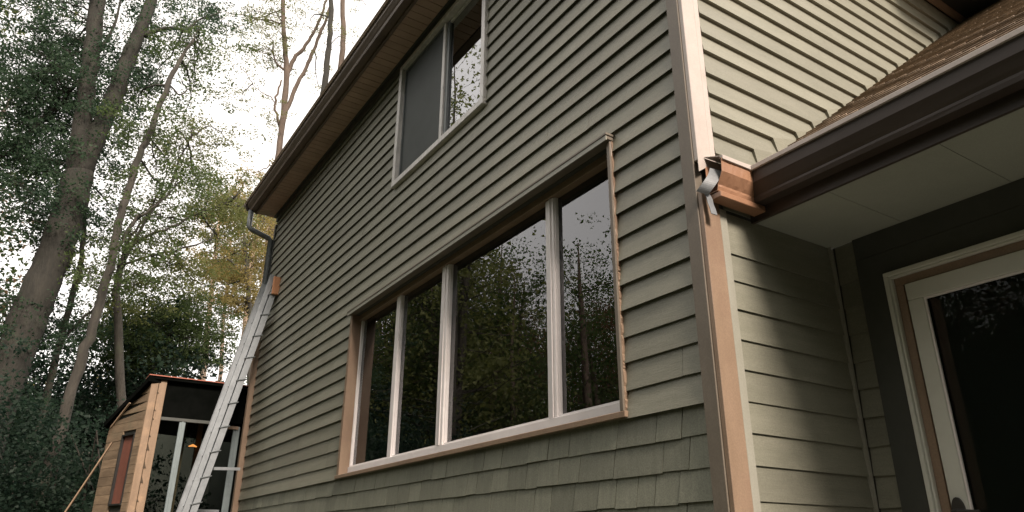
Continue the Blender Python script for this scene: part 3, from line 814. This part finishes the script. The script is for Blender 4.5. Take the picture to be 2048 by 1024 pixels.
MB().box(WX-0.05, WX-0.01, 1.335, 2.39, 1.60, 2.06).build('header_shade_panel', M['void'], wing)  # near-black sheet: shade under the roof is put into its colour
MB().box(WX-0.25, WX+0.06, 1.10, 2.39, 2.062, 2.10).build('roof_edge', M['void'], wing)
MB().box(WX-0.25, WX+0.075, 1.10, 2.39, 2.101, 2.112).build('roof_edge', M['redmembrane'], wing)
MB().box(WX-0.03, WX+0.02, 2.05, 2.31, 1.515, 1.555).build('rail', M['copper'], wing)
MB().box(WX-0.045, WX+0.005, 1.335, 2.045, 1.56, 1.598).build('rail', M['darkboard'], wing)
for px, w, m in ((352, 0.075, 'bluegrey'), (464, 0.085, 'bluegrey')):
    y = onX(px, 920, WX-0.02).y
    MB().box(WX-0.045, WX-0.005, y-w/2, y+w/2, -0.9, 1.558).build('mullion', M[m], wing, bevel=0.003)
    MB().box(WX-0.004, WX+0.008, y-0.008, y+0.008, -0.9, 1.558).build('mullion_bead', M['bluegrey'], wing)
MB().box(WX-0.035, WX-0.029, 1.336, 2.388, -0.9, 1.558).build('glass', M['glassdoor'], wing)
MB().box(WX-0.04, WX, 1.335, 2.39, GZ, -0.902).build('low_wall', M['cedar'], wing)
y1_, y2_ = onX(438, 1020, WX+0.02).y, onX(366, 1022, WX+0.02).y
MB().box(WX+0.0, WX+0.03, y2_+0.1, y1_, onX(410,1021,WX).z-0.02, onX(410,1021,WX).z+0.012).build('cross_rail', M['alu'], wing)
# side wall, splayed; direction taken from its own vanishing line
dv = ray(-867, 1095); dv = Vector((dv.x, dv.y, 0)).normalized()
P0 = Vector((WX, 1.145, 0))
nrm = Vector((dv.y, -dv.x, 0))
if nrm.dot(-P0) < 0: nrm = -nrm
def on_side(px, py, off=0.0):
    d = ray(px, py); q = P0 + nrm*off
    return d * (q.dot(nrm) / d.dot(nrm))
def side_t(p): return (p - P0).dot(dv)
eL = on_side(203, 930); TL = side_t(eL)
zc0 = 2.06; pL = on_side(222, 846); zc1 = pL.z
def topz(t): return zc0 + (zc1-zc0)*t/TL
q = [on_side(*p) for p in ((268,862),(245,874),(221,1014),(243,1008))]
wt0, wt1 = min(side_t(p) for p in (q[0],q[3]))*1.0, max(side_t(p) for p in (q[1],q[2]))
wz1, wz0 = (q[0].z+q[1].z)/2, (q[2].z+q[3].z)/2
def side_pt(t, z, off): return P0 + dv*t + nrm*off + Vector((0,0,z))
def side_slab(mb, t0, t1, z0, z1, o0, o1, slope_top=False):
    za, zb_ = (min(z1, topz(t0)-0.01), min(z1, topz(t1)-0.01)) if slope_top else (z1, z1)
    if za <= z0+0.005 and zb_ <= z0+0.005: return
    za, zb_ = max(za, z0+0.001), max(zb_, z0+0.001)
    mb.prism([side_pt(t0,z0,o1), side_pt(t1,z0,o1), side_pt(t1,zb_,o1), side_pt(t0,za,o1)],
             [side_pt(t0,z0,o0), side_pt(t1,z0,o0), side_pt(t1,zb_,o0), side_pt(t0,za,o0)])
mbw = MB()
side_slab(mbw, 0, TL, GZ, 1.0, -0.10, -0.022); 
for t0, t1 in ((0,wt0),(wt1,TL)): side_slab(mbw, t0, t1, 1.0, 3, -0.10, -0.022, True)
side_slab(mbw, wt0, wt1, wz1, 3, -0.10, -0.022, True)
if wz0 > 1.0: side_slab(mbw, wt0, wt1, 1.0, wz0, -0.10, -0.022)
swall = mbw.build('wall', M['backing'], wing)
z = GZ+0.02
while z < 2.1:
    z1 = z+0.112
    if z1 > wz0 and z < wz1:
        segs = [(0.01, wt0-0.0), (wt1, TL)]
    else:
        segs = [(0.01, TL)]
    for t0, t1 in segs:
        # split where the sloping roof cuts the board
        mb = MB()
        tt = t1
        if topz(tt) - 0.01 < z + 0.01:
            tt = (zc0-0.02-z)/(zc0-zc1)*TL
        if tt - t0 > 0.03:
            side_slab(mb, t0, tt, z, z1-0.004, -0.02, random.uniform(-0.002,0.002), True)
            if mb.f: mb.build('plank', M['cedar'], swall)
    z = z1
# sloping roof edge over the side wall
rfm = MB()
a = side_pt(-0.06, zc0+0.03, 0); b = side_pt(TL+0.04, topz(TL+0.04)+0.03, 0)
inn = -nrm*2.2
rfm.prism([a+nrm*0.06, b+nrm*0.06, b+inn, a+inn], [p+Vector((0,0,-0.07)) for p in (a+nrm*0.06, b+nrm*0.06, b+inn, a+inn)])
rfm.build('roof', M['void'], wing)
fm = MB()
side_slab(fm, wt0, wt0+0.02, wz0, wz1, -0.03, 0.012); side_slab(fm, wt1-0.02, wt1, wz0, wz1, -0.03, 0.012)
side_slab(fm, wt0+0.0205, wt1-0.0205, wz1-0.02, wz1, -0.03, 0.012); side_slab(fm, wt0+0.0205, wt1-0.0205, wz0, wz0+0.02, -0.03, 0.02)
wwin = fm.build('window', M['black'], wing)
pm = MB(); side_slab(pm, wt0+0.021, wt1-0.021, wz0+0.021, wz1-0.021, -0.06, -0.02)
pm.build('shutter_panel', M['redwood'], wwin)
# room inside the wing
ri = MB()
ri.box(-13.2, WX-0.06, 2.60, 2.64, GZ, 2.05); ri.box(-13.25, -13.2, 1.0, 2.6, GZ, 2.0); ri.box(-13.2, WX-0.06, 1.35, 2.59, -1.0, -0.95)
ri.build('room_interior', M['backing'], wing)
MB().box(-10.95, -10.90, 1.66, 1.75, -0.9, 1.75).build('post', M['paleboard'], wing)
MB().box(-11.3, -11.25, 1.95, 2.02, -0.9, 1.75).build('post', M['paleboard'], wing)
lampm, lt, lp = newmat('warm_bulb')
lp.inputs['Emission Color'].default_value = (1, 0.34, 0.09, 1); lp.inputs['Emission Strength'].default_value = 1.6
for px, py, w in ((385, 895, 0.055), (409, 893, 0.03)):
    p = onX(px, py, -11.1)
    mb = MB().tube([p+Vector((0,-w,0.012)), p+Vector((0,0,0.03)), p+Vector((0,w,0.012))], [0.006,0.018,0.006], 8)
    l = mb.build('ceiling_bulb', lampm, wing, smooth=True)
    MB().tube([p+Vector((0,0,0.035)), p+Vector((0,0,0.42))], 0.006, 6).build('lamp_rod', M['black'], wing)

# two thin battens leaning by the wing
for (a, b, lab) in ((on_side(260,806,0.20), on_side(222,855,0.24), 'short pale wooden batten leaning under the sloping roof edge'),
                    (on_side(224,885,0.16), on_side(120,1040,0.45), 'long thin wooden batten leaning out from the cedar wall')):
    if 'long' in lab:
        b = a + (b-a)*((a.z-GZ)/(a.z-b.z)) if a.z-b.z > 0.1 else b
    o = MB().bar(a, b, 0.022, 0.016).build('wooden_batten', M['paleboard'])
    tag(o, lab, 'batten', 'loose battens by the garden room')

# ------------------------------------------------------------------ ladder
lad = empty('extension_ladder', (-9.8, 1.55, GZ), 'aluminium extension ladder leaning on the far house corner', 'ladder')
LT, LBm = Vector((0, Y0-0.03, 3.42)), None
pb = onX(378, 1023, -9.82)
dl = Vector((0, pb.y-LT.y, pb.z-LT.z)).normalized()
foot = LT + dl*((LT.z-GZ)/-dl.z)
ln = Vector((0, -dl.z, dl.y));  ln = ln if ln.y < 0 else -ln     # ladder face normal towards the front
xa, xb = -9.53, -10.03
def rail(x, a, b, off, w=0.028, h=0.075):
    mb = MB()
    A_, B_ = Vector((x, a.y, a.z))+ln*off, Vector((x, b.y, b.z))+ln*off
    mb.bar(A_, B_, 0.006, h, ln)                             # web
    for s in (1, -1):
        mb.bar(A_+ln*(s*(h/2-0.002))+Vector((w/2*(1 if x > -9.8 else -1)*-1,0,0)), B_+ln*(s*(h/2-0.002))+Vector((w/2*(1 if x > -9.8 else -1)*-1,0,0)), w, 0.004, ln)
    return mb
for x in (xa, xb): rail(x, LT, foot, 0.0).build('rail', M['alu'], lad)
up0 = LT + dl*3.2
for x in (xa-0.03, xb+0.03): rail(x, LT-dl*0.05, up0, 0.08, 0.024, 0.065).build('fly_rail', M['alu'], lad)
L = (foot-LT).length
k = 0.22
while k < L-0.1:
    c = LT + dl*k
    rg = MB().bar((xa-0.004, c.y, c.z), (xb+0.004, c.y, c.z), 0.034, 0.030, ln)
    rg.build('rung', M['alu'], lad)
    MB().bar(Vector((xa+0.016, c.y, c.z)), Vector((xb-0.016, c.y, c.z)), 0.010, 0.125, ln+dl*0.5).build('rung_shadow_bar', M['darkgrey'], lad)  # dark bar added as the shadow tick of each rung
    k += 0.305
wb = MB().bar(LT+Vector((xa+0.03,0,-0.23))+ln*0.02, LT+Vector((xa+0.03,0,0.02))+ln*0.02, 0.045, 0.10, ln); wb.build('wooden_block', M['woodblock'], lad, bevel=0.004)
a = onX(427, 937, -9.70); b = onX(480, 938, -9.70)
MB().bar(a, b, 0.02, 0.035).build('standoff_bar', M['alu'], lad)

# ------------------------------------------------------------------ trees
def quads_to_mesh(name, cen, ax, ay, tint, tri=False):
    if tri: return tris_to_mesh(name, cen, ax, ay, tint)
    n = len(cen)
    v = np.empty((n, 4, 3), np.float32)
    v[:,0] = cen - ax; v[:,1] = cen - ay*0.55; v[:,2] = cen + ax; v[:,3] = cen + ay*0.55
    me = bpy.data.meshes.new(name)
    me.vertices.add(4*n); me.vertices.foreach_set('co', v.ravel())
    me.loops.add(4*n); me.loops.foreach_set('vertex_index', np.arange(4*n, dtype=np.int32))
    me.polygons.add(n); me.polygons.foreach_set('loop_start', np.arange(0, 4*n, 4, dtype=np.int32))
    me.polygons.foreach_set('loop_total', np.full(n, 4, np.int32))
    at = me.attributes.new('tint', 'FLOAT', 'POINT')
    at.data.foreach_set('value', np.repeat(tint.astype(np.float32), 4))
    me.update(); me.validate()
    return me

def tris_to_mesh(name, cen, ax, ay, tint):
    n = len(cen)
    v = np.empty((n, 3, 3), np.float32)
    v[:,0] = cen - ax; v[:,1] = cen + ax*0.6 - ay*0.7; v[:,2] = cen + ax*0.4 + ay*0.8
    me = bpy.data.meshes.new(name)
    me.vertices.add(3*n); me.vertices.foreach_set('co', v.ravel())
    me.loops.add(3*n); me.loops.foreach_set('vertex_index', np.arange(3*n, dtype=np.int32))
    me.polygons.add(n); me.polygons.foreach_set('loop_start', np.arange(0, 3*n, 3, dtype=np.int32))
    me.polygons.foreach_set('loop_total', np.full(n, 3, np.int32))
    at = me.attributes.new('tint', 'FLOAT', 'POINT')
    at.data.foreach_set('value', np.repeat(tint.astype(np.float32), 3))
    me.update(); me.validate()
    return me

class Leaves:
    def __init__(s): s.c=[]; s.x=[]; s.y=[]; s.t=[]
    def spray(s, cen, r, n, size, flat=0.22, droop=0.15):
        """a roughly level fan of leaves round a twig end"""
        ang = rng.uniform(0, 2*np.pi, n); rad = r*np.sqrt(rng.uniform(0, 1, n))
        az = rng.uniform(0, 2*np.pi)
        el = rng.uniform(0.45, 1.0)
        px = rad*np.cos(ang); py = rad*np.sin(ang)*el
        x = px*np.cos(az)-py*np.sin(az); y = px*np.sin(az)+py*np.cos(az)
        z = rng.normal(0, r*flat, n) - droop*rad*rad/max(r,1e-3)
        c = np.stack([x,y,z],1) + np.array(cen)
        a = rng.uniform(0, 2*np.pi, n); tl = rng.normal(0, 0.55, n)
        sz = size*rng.uniform(0.5, 1.55, n)
        ax = np.stack([np.cos(a)*np.cos(tl), np.sin(a)*np.cos(tl), np.sin(tl)],1)*sz[:,None]*0.5
        w = rng.normal(0,1,(n,3)); w[:,2] *= 0.5
        ay = np.cross(ax, w); ay /= (np.linalg.norm(ay,axis=1)[:,None]+1e-9); ay *= sz[:,None]*0.5
        s.c.append(c); s.x.append(ax); s.y.append(ay); s.t.append(np.clip(rng.uniform(0,1,n)*0.5+rng.uniform(0,0.5),0,1))
    def build(s, name, mat, parent=None, tri=False):
        if not s.c: return None
        me = quads_to_mesh(name, np.concatenate(s.c), np.concatenate(s.x), np.concatenate(s.y), np.concatenate(s.t), tri)
        return link(name, me, mat, parent)

def limb(mb, pts, radii, n=4, seg=8, wob=0.0):
    path = smooth_path(pts, n, wob)
    R = np.interp(np.linspace(0, len(pts)-1, len(path)), range(len(pts)), radii)
    R = [r*(1+random.uniform(-0.06,0.06)) for r in R]
    mb.tube(path, R, seg)
    return path, R

def twigs(mb, start, end, r0, leaves, n_sp, spr, nl, size, reach=None, flat=0.2):
    """a branch from start to end with side twigs each carrying a spray"""
    start, end = Vector(start), Vector(end)
    L = (end-start).length
    mid = (start+end)/2 + Vector(rng.normal(0, L*0.08, 3)) + Vector((0,0,L*0.06))
    path, _ = limb(mb, [start, mid, end], [r0, r0*0.6, r0*0.15], 5, 5, L*0.008)
    for _ in range(n_sp):
        t = rng.uniform(0.25, 1.0)
        p = path[int(t*(len(path)-1))]
        off = Vector(rng.normal(0, 1, 3)); off.z *= 0.35; off = off.normalized()*((reach or L*0.45)*rng.uniform(0.15, 1.0))
        q = p + off
        mb.tube([p, (p+q)/2+Vector((0,0,0.03)), q], [r0*0.22, r0*0.14, r0*0.06], 3, caps=False)
        leaves.spray(q, spr*rng.uniform(0.6,1.25), int(nl*rng.uniform(0.6,1.3)), size, flat)

def pixtree(name, label, D, trunk, limbs, boughs, barkm, leafm, leafsize=0.085, ground=True, cat='tree', group=None, dens=1.0, seg=12):
    """trunk / limbs given as (px, py, width px[, depth shift]) at horizontal distance D"""
    def P(px, py, dd=0.0): return far(px, py, D+dd)
    def rad(px, py, w, dd=0.0):
        q = P(px,py,dd); r_ = Vector((px-1024, py-512, F_PX)).length
        return w/2*q.length*math.sqrt(F_PX/r_)/r_*0.83
    tp = [(P(a[0],a[1], a[3] if len(a)>3 else 0), rad(a[0],a[1],a[2], a[3] if len(a)>3 else 0)) for a in trunk]
    if ground:
        p, r = tp[0]; p2, _ = tp[1]
        d = (p - p2).normalized()
        if d.z > -0.5: d = Vector((d.x*0.3, d.y*0.3, -1)).normalized()
        base = p + d*((p.z-GZ+0.15)/-d.z)
        tp = [(base, r*1.45), (base+(p-base)*0.12, r*1.15)] + tp
    root = empty(name, (tp[0][0].x, tp[0][0].y, tp[0][0].z), label, cat, group)
    mb = MB()
    path, _ = limb(mb, [p for p,_ in tp], [r for _,r in tp], 4, seg, 0.012)
    pool = [q for q in path]
    for lm in limbs:
        pts = [P(a[0],a[1], a[3] if len(a)>3 else 0) for a in lm]
        rr = [rad(a[0],a[1],a[2], a[3] if len(a)>3 else 0) for a in lm]
        pa, _ = limb(mb, pts, rr, 4, 8, 0.015)
        pool += pa
    lv = Leaves()
    br = MB()
    for (px, py, rx, ry, n) in boughs:
        n = int(n*dens)
        cnt = max(1, n//11)
        for _ in range(cnt):
            a = rng.uniform(0, 2*np.pi); q = math.sqrt(rng.uniform(0,1))
            e = P(px+rx*q*math.cos(a), py+ry*q*math.sin(a), rng.uniform(-0.6, 3.2))
            # nearest lower trunk/limb point
            best = min(pool, key=lambda s: (s-e).length + (2.0 if s.z > e.z else 0) + random.uniform(0,1.2))
            L = (best-e).length
            if L > 5.5:
                best = e + (best-e)*(4.0/L)
            twigs(br, best, e, 0.008+0.006*min(L,5), lv, 12, 0.32, 58, leafsize*0.66, reach=1.05)
    mb.build('trunk', barkm, root, smooth=True)
    if br.f: br.build('branch', barkm, root, smooth=True)
    lv.build('crown', leafm, root)
    return root

# 1 great forked tree at the left
pixtree('broadleaf_tree', 'tall grey trunk forked into two stems at far left, bark mossy', 15.5,
    [(28,720,92),(66,610,86),(104,520,82),(128,450,78),(146,390,74),(158,345,72)],
    [[(156,350,62),(160,290,52),(168,220,47),(178,150,44),(188,70,42),(197,-20,38),(204,-160,30)],
     [(160,350,56),(186,290,50),(210,235,46),(232,185,42),(250,130,38),(272,75,33),(296,20,30),(318,-60,24),(340,-180,16)],
     [(160,160,9),(130,200,11,0.5),(95,228,12,0.8),(60,270,12,1.0),(25,300,11,1.2),(-30,330,8,1.5)],
     [(285,72,12),(318,60,10),(345,56,9),(375,60,7),(398,40,5),(440,25,3)],
     [(190,110,10),(215,80,8),(235,30,6),(245,-40,4)]],
    [(60,60,90,60,150),(30,170,80,60,130),(140,120,70,50,70),(70,270,90,40,110),(40,340,70,40,90),(60,640,40,60,44),(30,730,50,50,40),(240,200,70,60,70),(200,300,60,40,45),(300,120,70,50,60),
     (30,430,60,40,60),(60,-60,200,70,120),(220,420,70,40,30),(330,30,90,40,55),(430,45,80,40,40),(10,560,50,40,24),(60,480,50,30,20)],
    M['bark'], M['leafdark'], 0.085, seg=16, dens=1.35)
# 2 leaning dark trunk
pixtree('broadleaf_tree', 'slender dark leaning tree with broken pinkish top beside the forked tree', 14.0,
    [(120,860,30),(150,760,27),(178,675,25),(200,602,22),(222,515,20),(236,450,19),(250,400,18),(268,340,17),(286,296,16),(304,250,15),(326,196,14),(346,146,12),(362,118,9),(386,80,7)],
    [[(222,515,12),(248,480,9),(270,440,8),(300,420,6),(345,380,4)],
     [(386,80,4),(394,62,3),(402,55,2)],
     [(338,165,5),(360,190,4),(376,178,3),(400,190,2)]],
    [(320,260,60,40,34),(400,230,60,50,36),(360,330,70,40,40),(300,390,60,40,36),(420,160,60,40,22),(440,120,60,30,22),(290,480,70,40,36),(230,560,60,40,36)],
    M['barkdark'], M['leafmid'], 0.08)
# 3 thin stem between
pixtree('broadleaf_tree', 'thin dark stem rising between the two big left trunks', 17.0,
    [(80,860,20),(100,760,18),(122,685,16),(144,592,15),(160,540,14),(167,480,12),(168,410,10),(160,340,7)],
    [[(122,685,8),(160,640,7),(200,610,6),(240,600,4)]],
    [(150,470,60,40,24),(110,560,50,30,20),(210,650,70,30,34),(150,400,50,30,18)],
    M['barkdark'], M['leafdark'], 0.085)
# 4 many stemmed tree low centre left
pixtree('broadleaf_tree', 'low spreading tree whose thin stems fan out above the garden room', 16.0,
    [(235,640,20),(232,590,18),(238,545,16),(248,515,14)],
    [[(240,535,12),(264,488,9),(300,427,7),(340,366,6),(366,305,4),(385,270,2)],
     [(244,520,11),(280,480,8),(345,452,7),(390,430,5),(432,412,4),(480,385,2)],
     [(244,520,8),(262,470,7),(296,430,5),(320,380,4),(336,330,2)],
     [(245,530,7),(300,510,6),(360,500,5),(420,480,3)]],
    [(370,300,60,50,45),(430,320,50,50,40),(440,400,50,30,50),(360,400,70,40,50),(390,470,70,40,70),(460,440,30,40,34),(320,520,80,40,60),(400,545,60,40,50),(300,600,60,30,45),(470,340,30,30,18)],
    M['barkdark'], M['leaflight'], 0.075)
# 5 candelabra tree by the eave
pixtree('broadleaf_tree', 'bare stemmed tree branching like a candelabra beside the eave', 24.0,
    [(530,760,17),(540,560,16),(548,420,16),(556,320,15),(563,260,15),(570,200,15),(573,145,14),(570,100,12),(567,60,11),(566,0,10),(566,-80,8)],
    [[(574,150,11),(588,118,10),(606,98,9),(622,74,8),(634,52,7),(645,25,6),(656,-10,5),(664,-60,3)],
     [(567,230,11),(580,205,11),(592,172,10),(606,148,9),(620,118,9),(630,92,8),(640,66,8),(652,40,7),(662,0,6),(672,-60,4)],
     [(559,250,7),(551,222,6),(550,205,6),(556,182,5),(563,160,4)],
     [(550,205,3),(538,192,2.5),(522,185,2),(505,168,1.5)],
     [(570,140,7),(556,130,5),(548,110,4),(545,80,3)],
     [(560,330,3),(540,332,3),(510,345,2),(470,360,1.5)]],
    [(500,60,50,40,40),(460,100,40,40,26),(540,50,40,40,26),(600,40,40,30,14),(520,250,40,30,8),(480,180,30,40,10),(545,110,30,30,12),(470,20,60,30,34),(640,170,30,30,5),(500,-40,90,40,40)],
    M['barkred'], M['leaflight'], 0.09)
# 6, 7 the two straight stems over the roof
pixtree('broadleaf_tree', 'straight bare stem over the roof edge, left one of a pair', 22.0,
    [(622,420,18),(636,300,17),(645,215,16),(648,180,15),(654,130,14),(659,80,13),(662,20,12),(664,-60,10)], [],
    [(640,60,40,40,8),(690,70,30,40,5),(660,-60,60,30,20)], M['bark'], M['leaflight'], 0.08)
pixtree('broadleaf_tree', 'straight bare stem over the roof edge, right one of a pair', 22.5,
    [(664,420,18),(670,300,17),(675,200,15),(681,140,14),(686,85,13),(686,30,12),(684,-60,10)], [],
    [(720,40,40,30,6),(700,-50,60,30,20)], M['barkred'], M['leaflight'], 0.08)
# 8.. sunlit pale trunks far behind
for i, (a, b, w, lab, D) in enumerate([((478,760),(500,560),17,'pale birch trunk right beside the top of the ladder',24),
                            ((400,800),(420,600),16,'pale birch trunk rising behind the garden room roof',25),
                            ((436,800),(447,640),11,'thin pale birch trunk behind the garden room roof',26),
                            ((515,700),(528,540),12,'pale birch trunk hugging the house corner',24.5)]):
    pixtree('birch_tree', lab, D, [(a[0],a[1],w),((a[0]+b[0])/2+2,(a[1]+b[1])/2,w*0.9),(b[0],b[1],w*0.7),(2*b[0]-a[0]+4,2*b[1]-a[1],w*0.4)], [],
        [(b[0],b[1]-60,50,50,60),(b[0]+10,b[1]-130,50,50,45)], M['barkpale'], M['leafgold'] if i % 2 else M['leaflight'], 0.10, group='sunlit birches behind the garden room')
# 9 mid distance leafy trees
pixtree('broadleaf_tree', 'golden green bushy tree filling the gap under the eave', 21.0,
    [(500,700,12),(498,600,11),(492,520,9),(486,450,6),(480,400,4)],
    [[(497,560,6),(470,530,5),(440,510,3)],[(490,500,5),(515,470,4),(530,440,3)]],
    [(490,440,45,50,90),(500,540,40,50,80),(440,520,50,50,70),(520,480,25,60,45),(460,600,60,40,70),(400,600,60,40,50),(470,380,40,30,30)],
    M['barkdark'], M['leafgold'], 0.085)
pixtree('broadleaf_tree', 'dark rounded tree standing behind the cedar side wall', 19.0,
    [(300,900,16),(304,780,14),(310,700,11),(318,640,8)],
    [[(304,720,7),(270,680,5),(240,660,3)],[(310,690,7),(350,660,5),(400,640,3)]],
    [(300,620,70,40,130),(240,680,80,50,150),(360,670,60,50,110),(300,720,80,40,100),(400,700,60,40,90),(330,560,60,30,40),(470,700,40,50,60)],
    M['barkdark'], M['leafmid'], 0.09)

# undergrowth and dense edge of the wood on the left
ug = Leaves(); ubr = MB()
for i in range(104):
    px = rng.uniform(-280, 300); c = far(px, 1100, rng.uniform(12.5, 18.5))
    rb = rng.uniform(0.7, 1.5); hb = rng.uniform(1.8, 5.0) if px < 90 else rng.uniform(1.4, 3.9)
    for _ in range(int(26*rb*hb/2)):
        v = rng.normal(0, 1, 3); v /= np.linalg.norm(v); v *= rng.uniform(0.6, 1.0)
        p = Vector((c.x+v[0]*rb, c.y+v[1]*rb, GZ + hb*0.5 + v[2]*hb*0.5))
        ug.spray(p, rng.uniform(0.18,0.42), 44, 0.062, 0.4)
for i in range(60):
    px = rng.uniform(-100, 330); c = far(px, 1150, rng.uniform(13, 18)); c.z = GZ
    ubr.tube([c, c+Vector((random.uniform(-.4,.4),random.uniform(-.4,.4),1.6)), c+Vector((random.uniform(-.9,.9),random.uniform(-.9,.9),3.2))], [0.035,0.025,0.01], 5)
me = MB()
o = ug.build('undergrowth', M['leafdeep'])
tag(o, 'dense dark undergrowth filling the edge of the wood at left', 'undergrowth', kind='stuff')
o = ubr.build('undergrowth_stems', M['barkdark']); tag(o, 'thin dark stems in the undergrowth at left', 'undergrowth', kind='stuff')

# far wood behind everything
def wood(name, label, spots, leafm, barkm, size, per, spr, hmin, hmax, nl, wide=1.0):
    lv = Leaves(); tb = MB()
    for (x, y) in spots:
        H = rng.uniform(hmin, hmax); r = rng.uniform(0.12, 0.26)
        b = Vector((x, y, GZ-0.2)); lean = Vector(rng.normal(0, 0.05*H, 3)); lean.z = 0
        t = b + Vector((0,0,H)) + lean
        tb.tube([b, b+(t-b)*0.35+Vector(rng.normal(0,.1,3)), b+(t-b)*0.7+Vector(rng.normal(0,.15,3)), t], [r*1.2, r*0.9, r*0.55, r*0.1], 7)
        for _ in range(per):
            k = rng.uniform(0.18, 1.0)
            R = (1.9*(1-k)+0.7)*H/10*rng.uniform(0.5, 1.25)*wide
            a = rng.uniform(0, 2*np.pi)
            p = b + (t-b)*k
            q = p + Vector((R*math.cos(a), R*math.sin(a), R*rng.uniform(0.0,0.5)))
            tb.tube([p, q], [r*0.2*(1.1-k), 0.01], 3, caps=False)
            for _ in range(3):
                lv.spray(q + Vector(rng.normal(0, spr*0.9, 3)) + (p-q)*rng.uniform(0,0.5), spr, nl, size, 0.25)
    o = lv.build(name, leafm, tri=True); tag(o, label, 'woodland', kind='stuff')
    o2 = tb.build(name+'_trunks', barkm, smooth=True); tag(o2, 'trunks and branches of the ' + label, 'woodland', kind='stuff')

spots = []
for i in range(60):
    px = rng.uniform(-260, 560); c = far(px, 900, rng.uniform(28, 48)); spots.append((c.x, c.y))
wood('far_wood', 'distant wood in sunlit leaf colour behind the garden room', spots, M['leafgold'], M['barkdark'], 0.13, 30, 0.7, 4.0, 7.6, 26)  # leaves coloured light to give the wood a sunlit look

spots = []
for i in range(26):
    px = rng.uniform(-280, 300); c = far(px, 900, rng.uniform(18.5, 25)); spots.append((c.x, c.y))
wood('wood_edge', 'dark understorey at the edge of the wood on the left', spots, M['leafdeep'], M['barkdark'], 0.10, 44, 0.6, 4.2, 6.6, 46, 1.5)

# the wood in front of the house, seen mirrored in the panes
spots = []
for i in range(70):
    a = math.radians(rng.uniform(186, 262)); R = rng.uniform(17, 34)
    spots.append((-1.5+R*math.cos(a), 0+R*math.sin(a)))
wood('front_wood', 'tall mixed wood facing the long wall and mirrored in its panes', spots, M['leafmid'], M['barkred'], 0.12, 52, 0.7, 9, 14, 36, 1.1)
spots = []
for i in range(60):
    a = math.radians(rng.uniform(187, 262)); R = rng.uniform(34, 46)
    spots.append((-1.5+R*math.cos(a), 0+R*math.sin(a)))
wood('back_row_wood', 'farther rows of the wood mirrored in the long window', spots, M['leafbrown'], M['barkred'], 0.19, 44, 1.0, 12, 17, 34, 1.4)
wood('front_wood', 'taller crowns in the wood facing the house mirrored in the upper pane', [(-17.5,-4.6),(-19.4,-5.6),(-22.5,-6.8),(-25,-8.2),(-24.4,-6.2)], M['leaflight'], M['barkdark'], 0.13, 70, 0.8, 15.5, 18.5, 34, 0.8)
spots = []
for i in range(54):
    a = math.radians(rng.uniform(258, 332)); R = rng.uniform(9, 18)
    spots.append((R*math.cos(a), R*math.sin(a)))
wood('side_blocker_wood', 'unseen wood added behind the camera to cut low sky light', spots, M['leafmid'], M['barkdark'], 0.38, 46, 1.0, 9.5, 13.5, 16, 1.3)  # out of view; height and distance set to block low sky light
spots = []
for i in range(40):
    a = math.radians(rng.uniform(332, 395)); R = rng.uniform(12, 20)
    spots.append((R*math.cos(a), R*math.sin(a)))
wood('end_blocker_wood', 'unseen lower wood added beyond the porch end to shade the lower walls', spots, M['leafmid'], M['barkdark'], 0.38, 40, 1.0, 6.5, 8.5, 16, 1.3)  # out of view; shades low down, kept short so the sun clears it
print('shingles', n_sh)
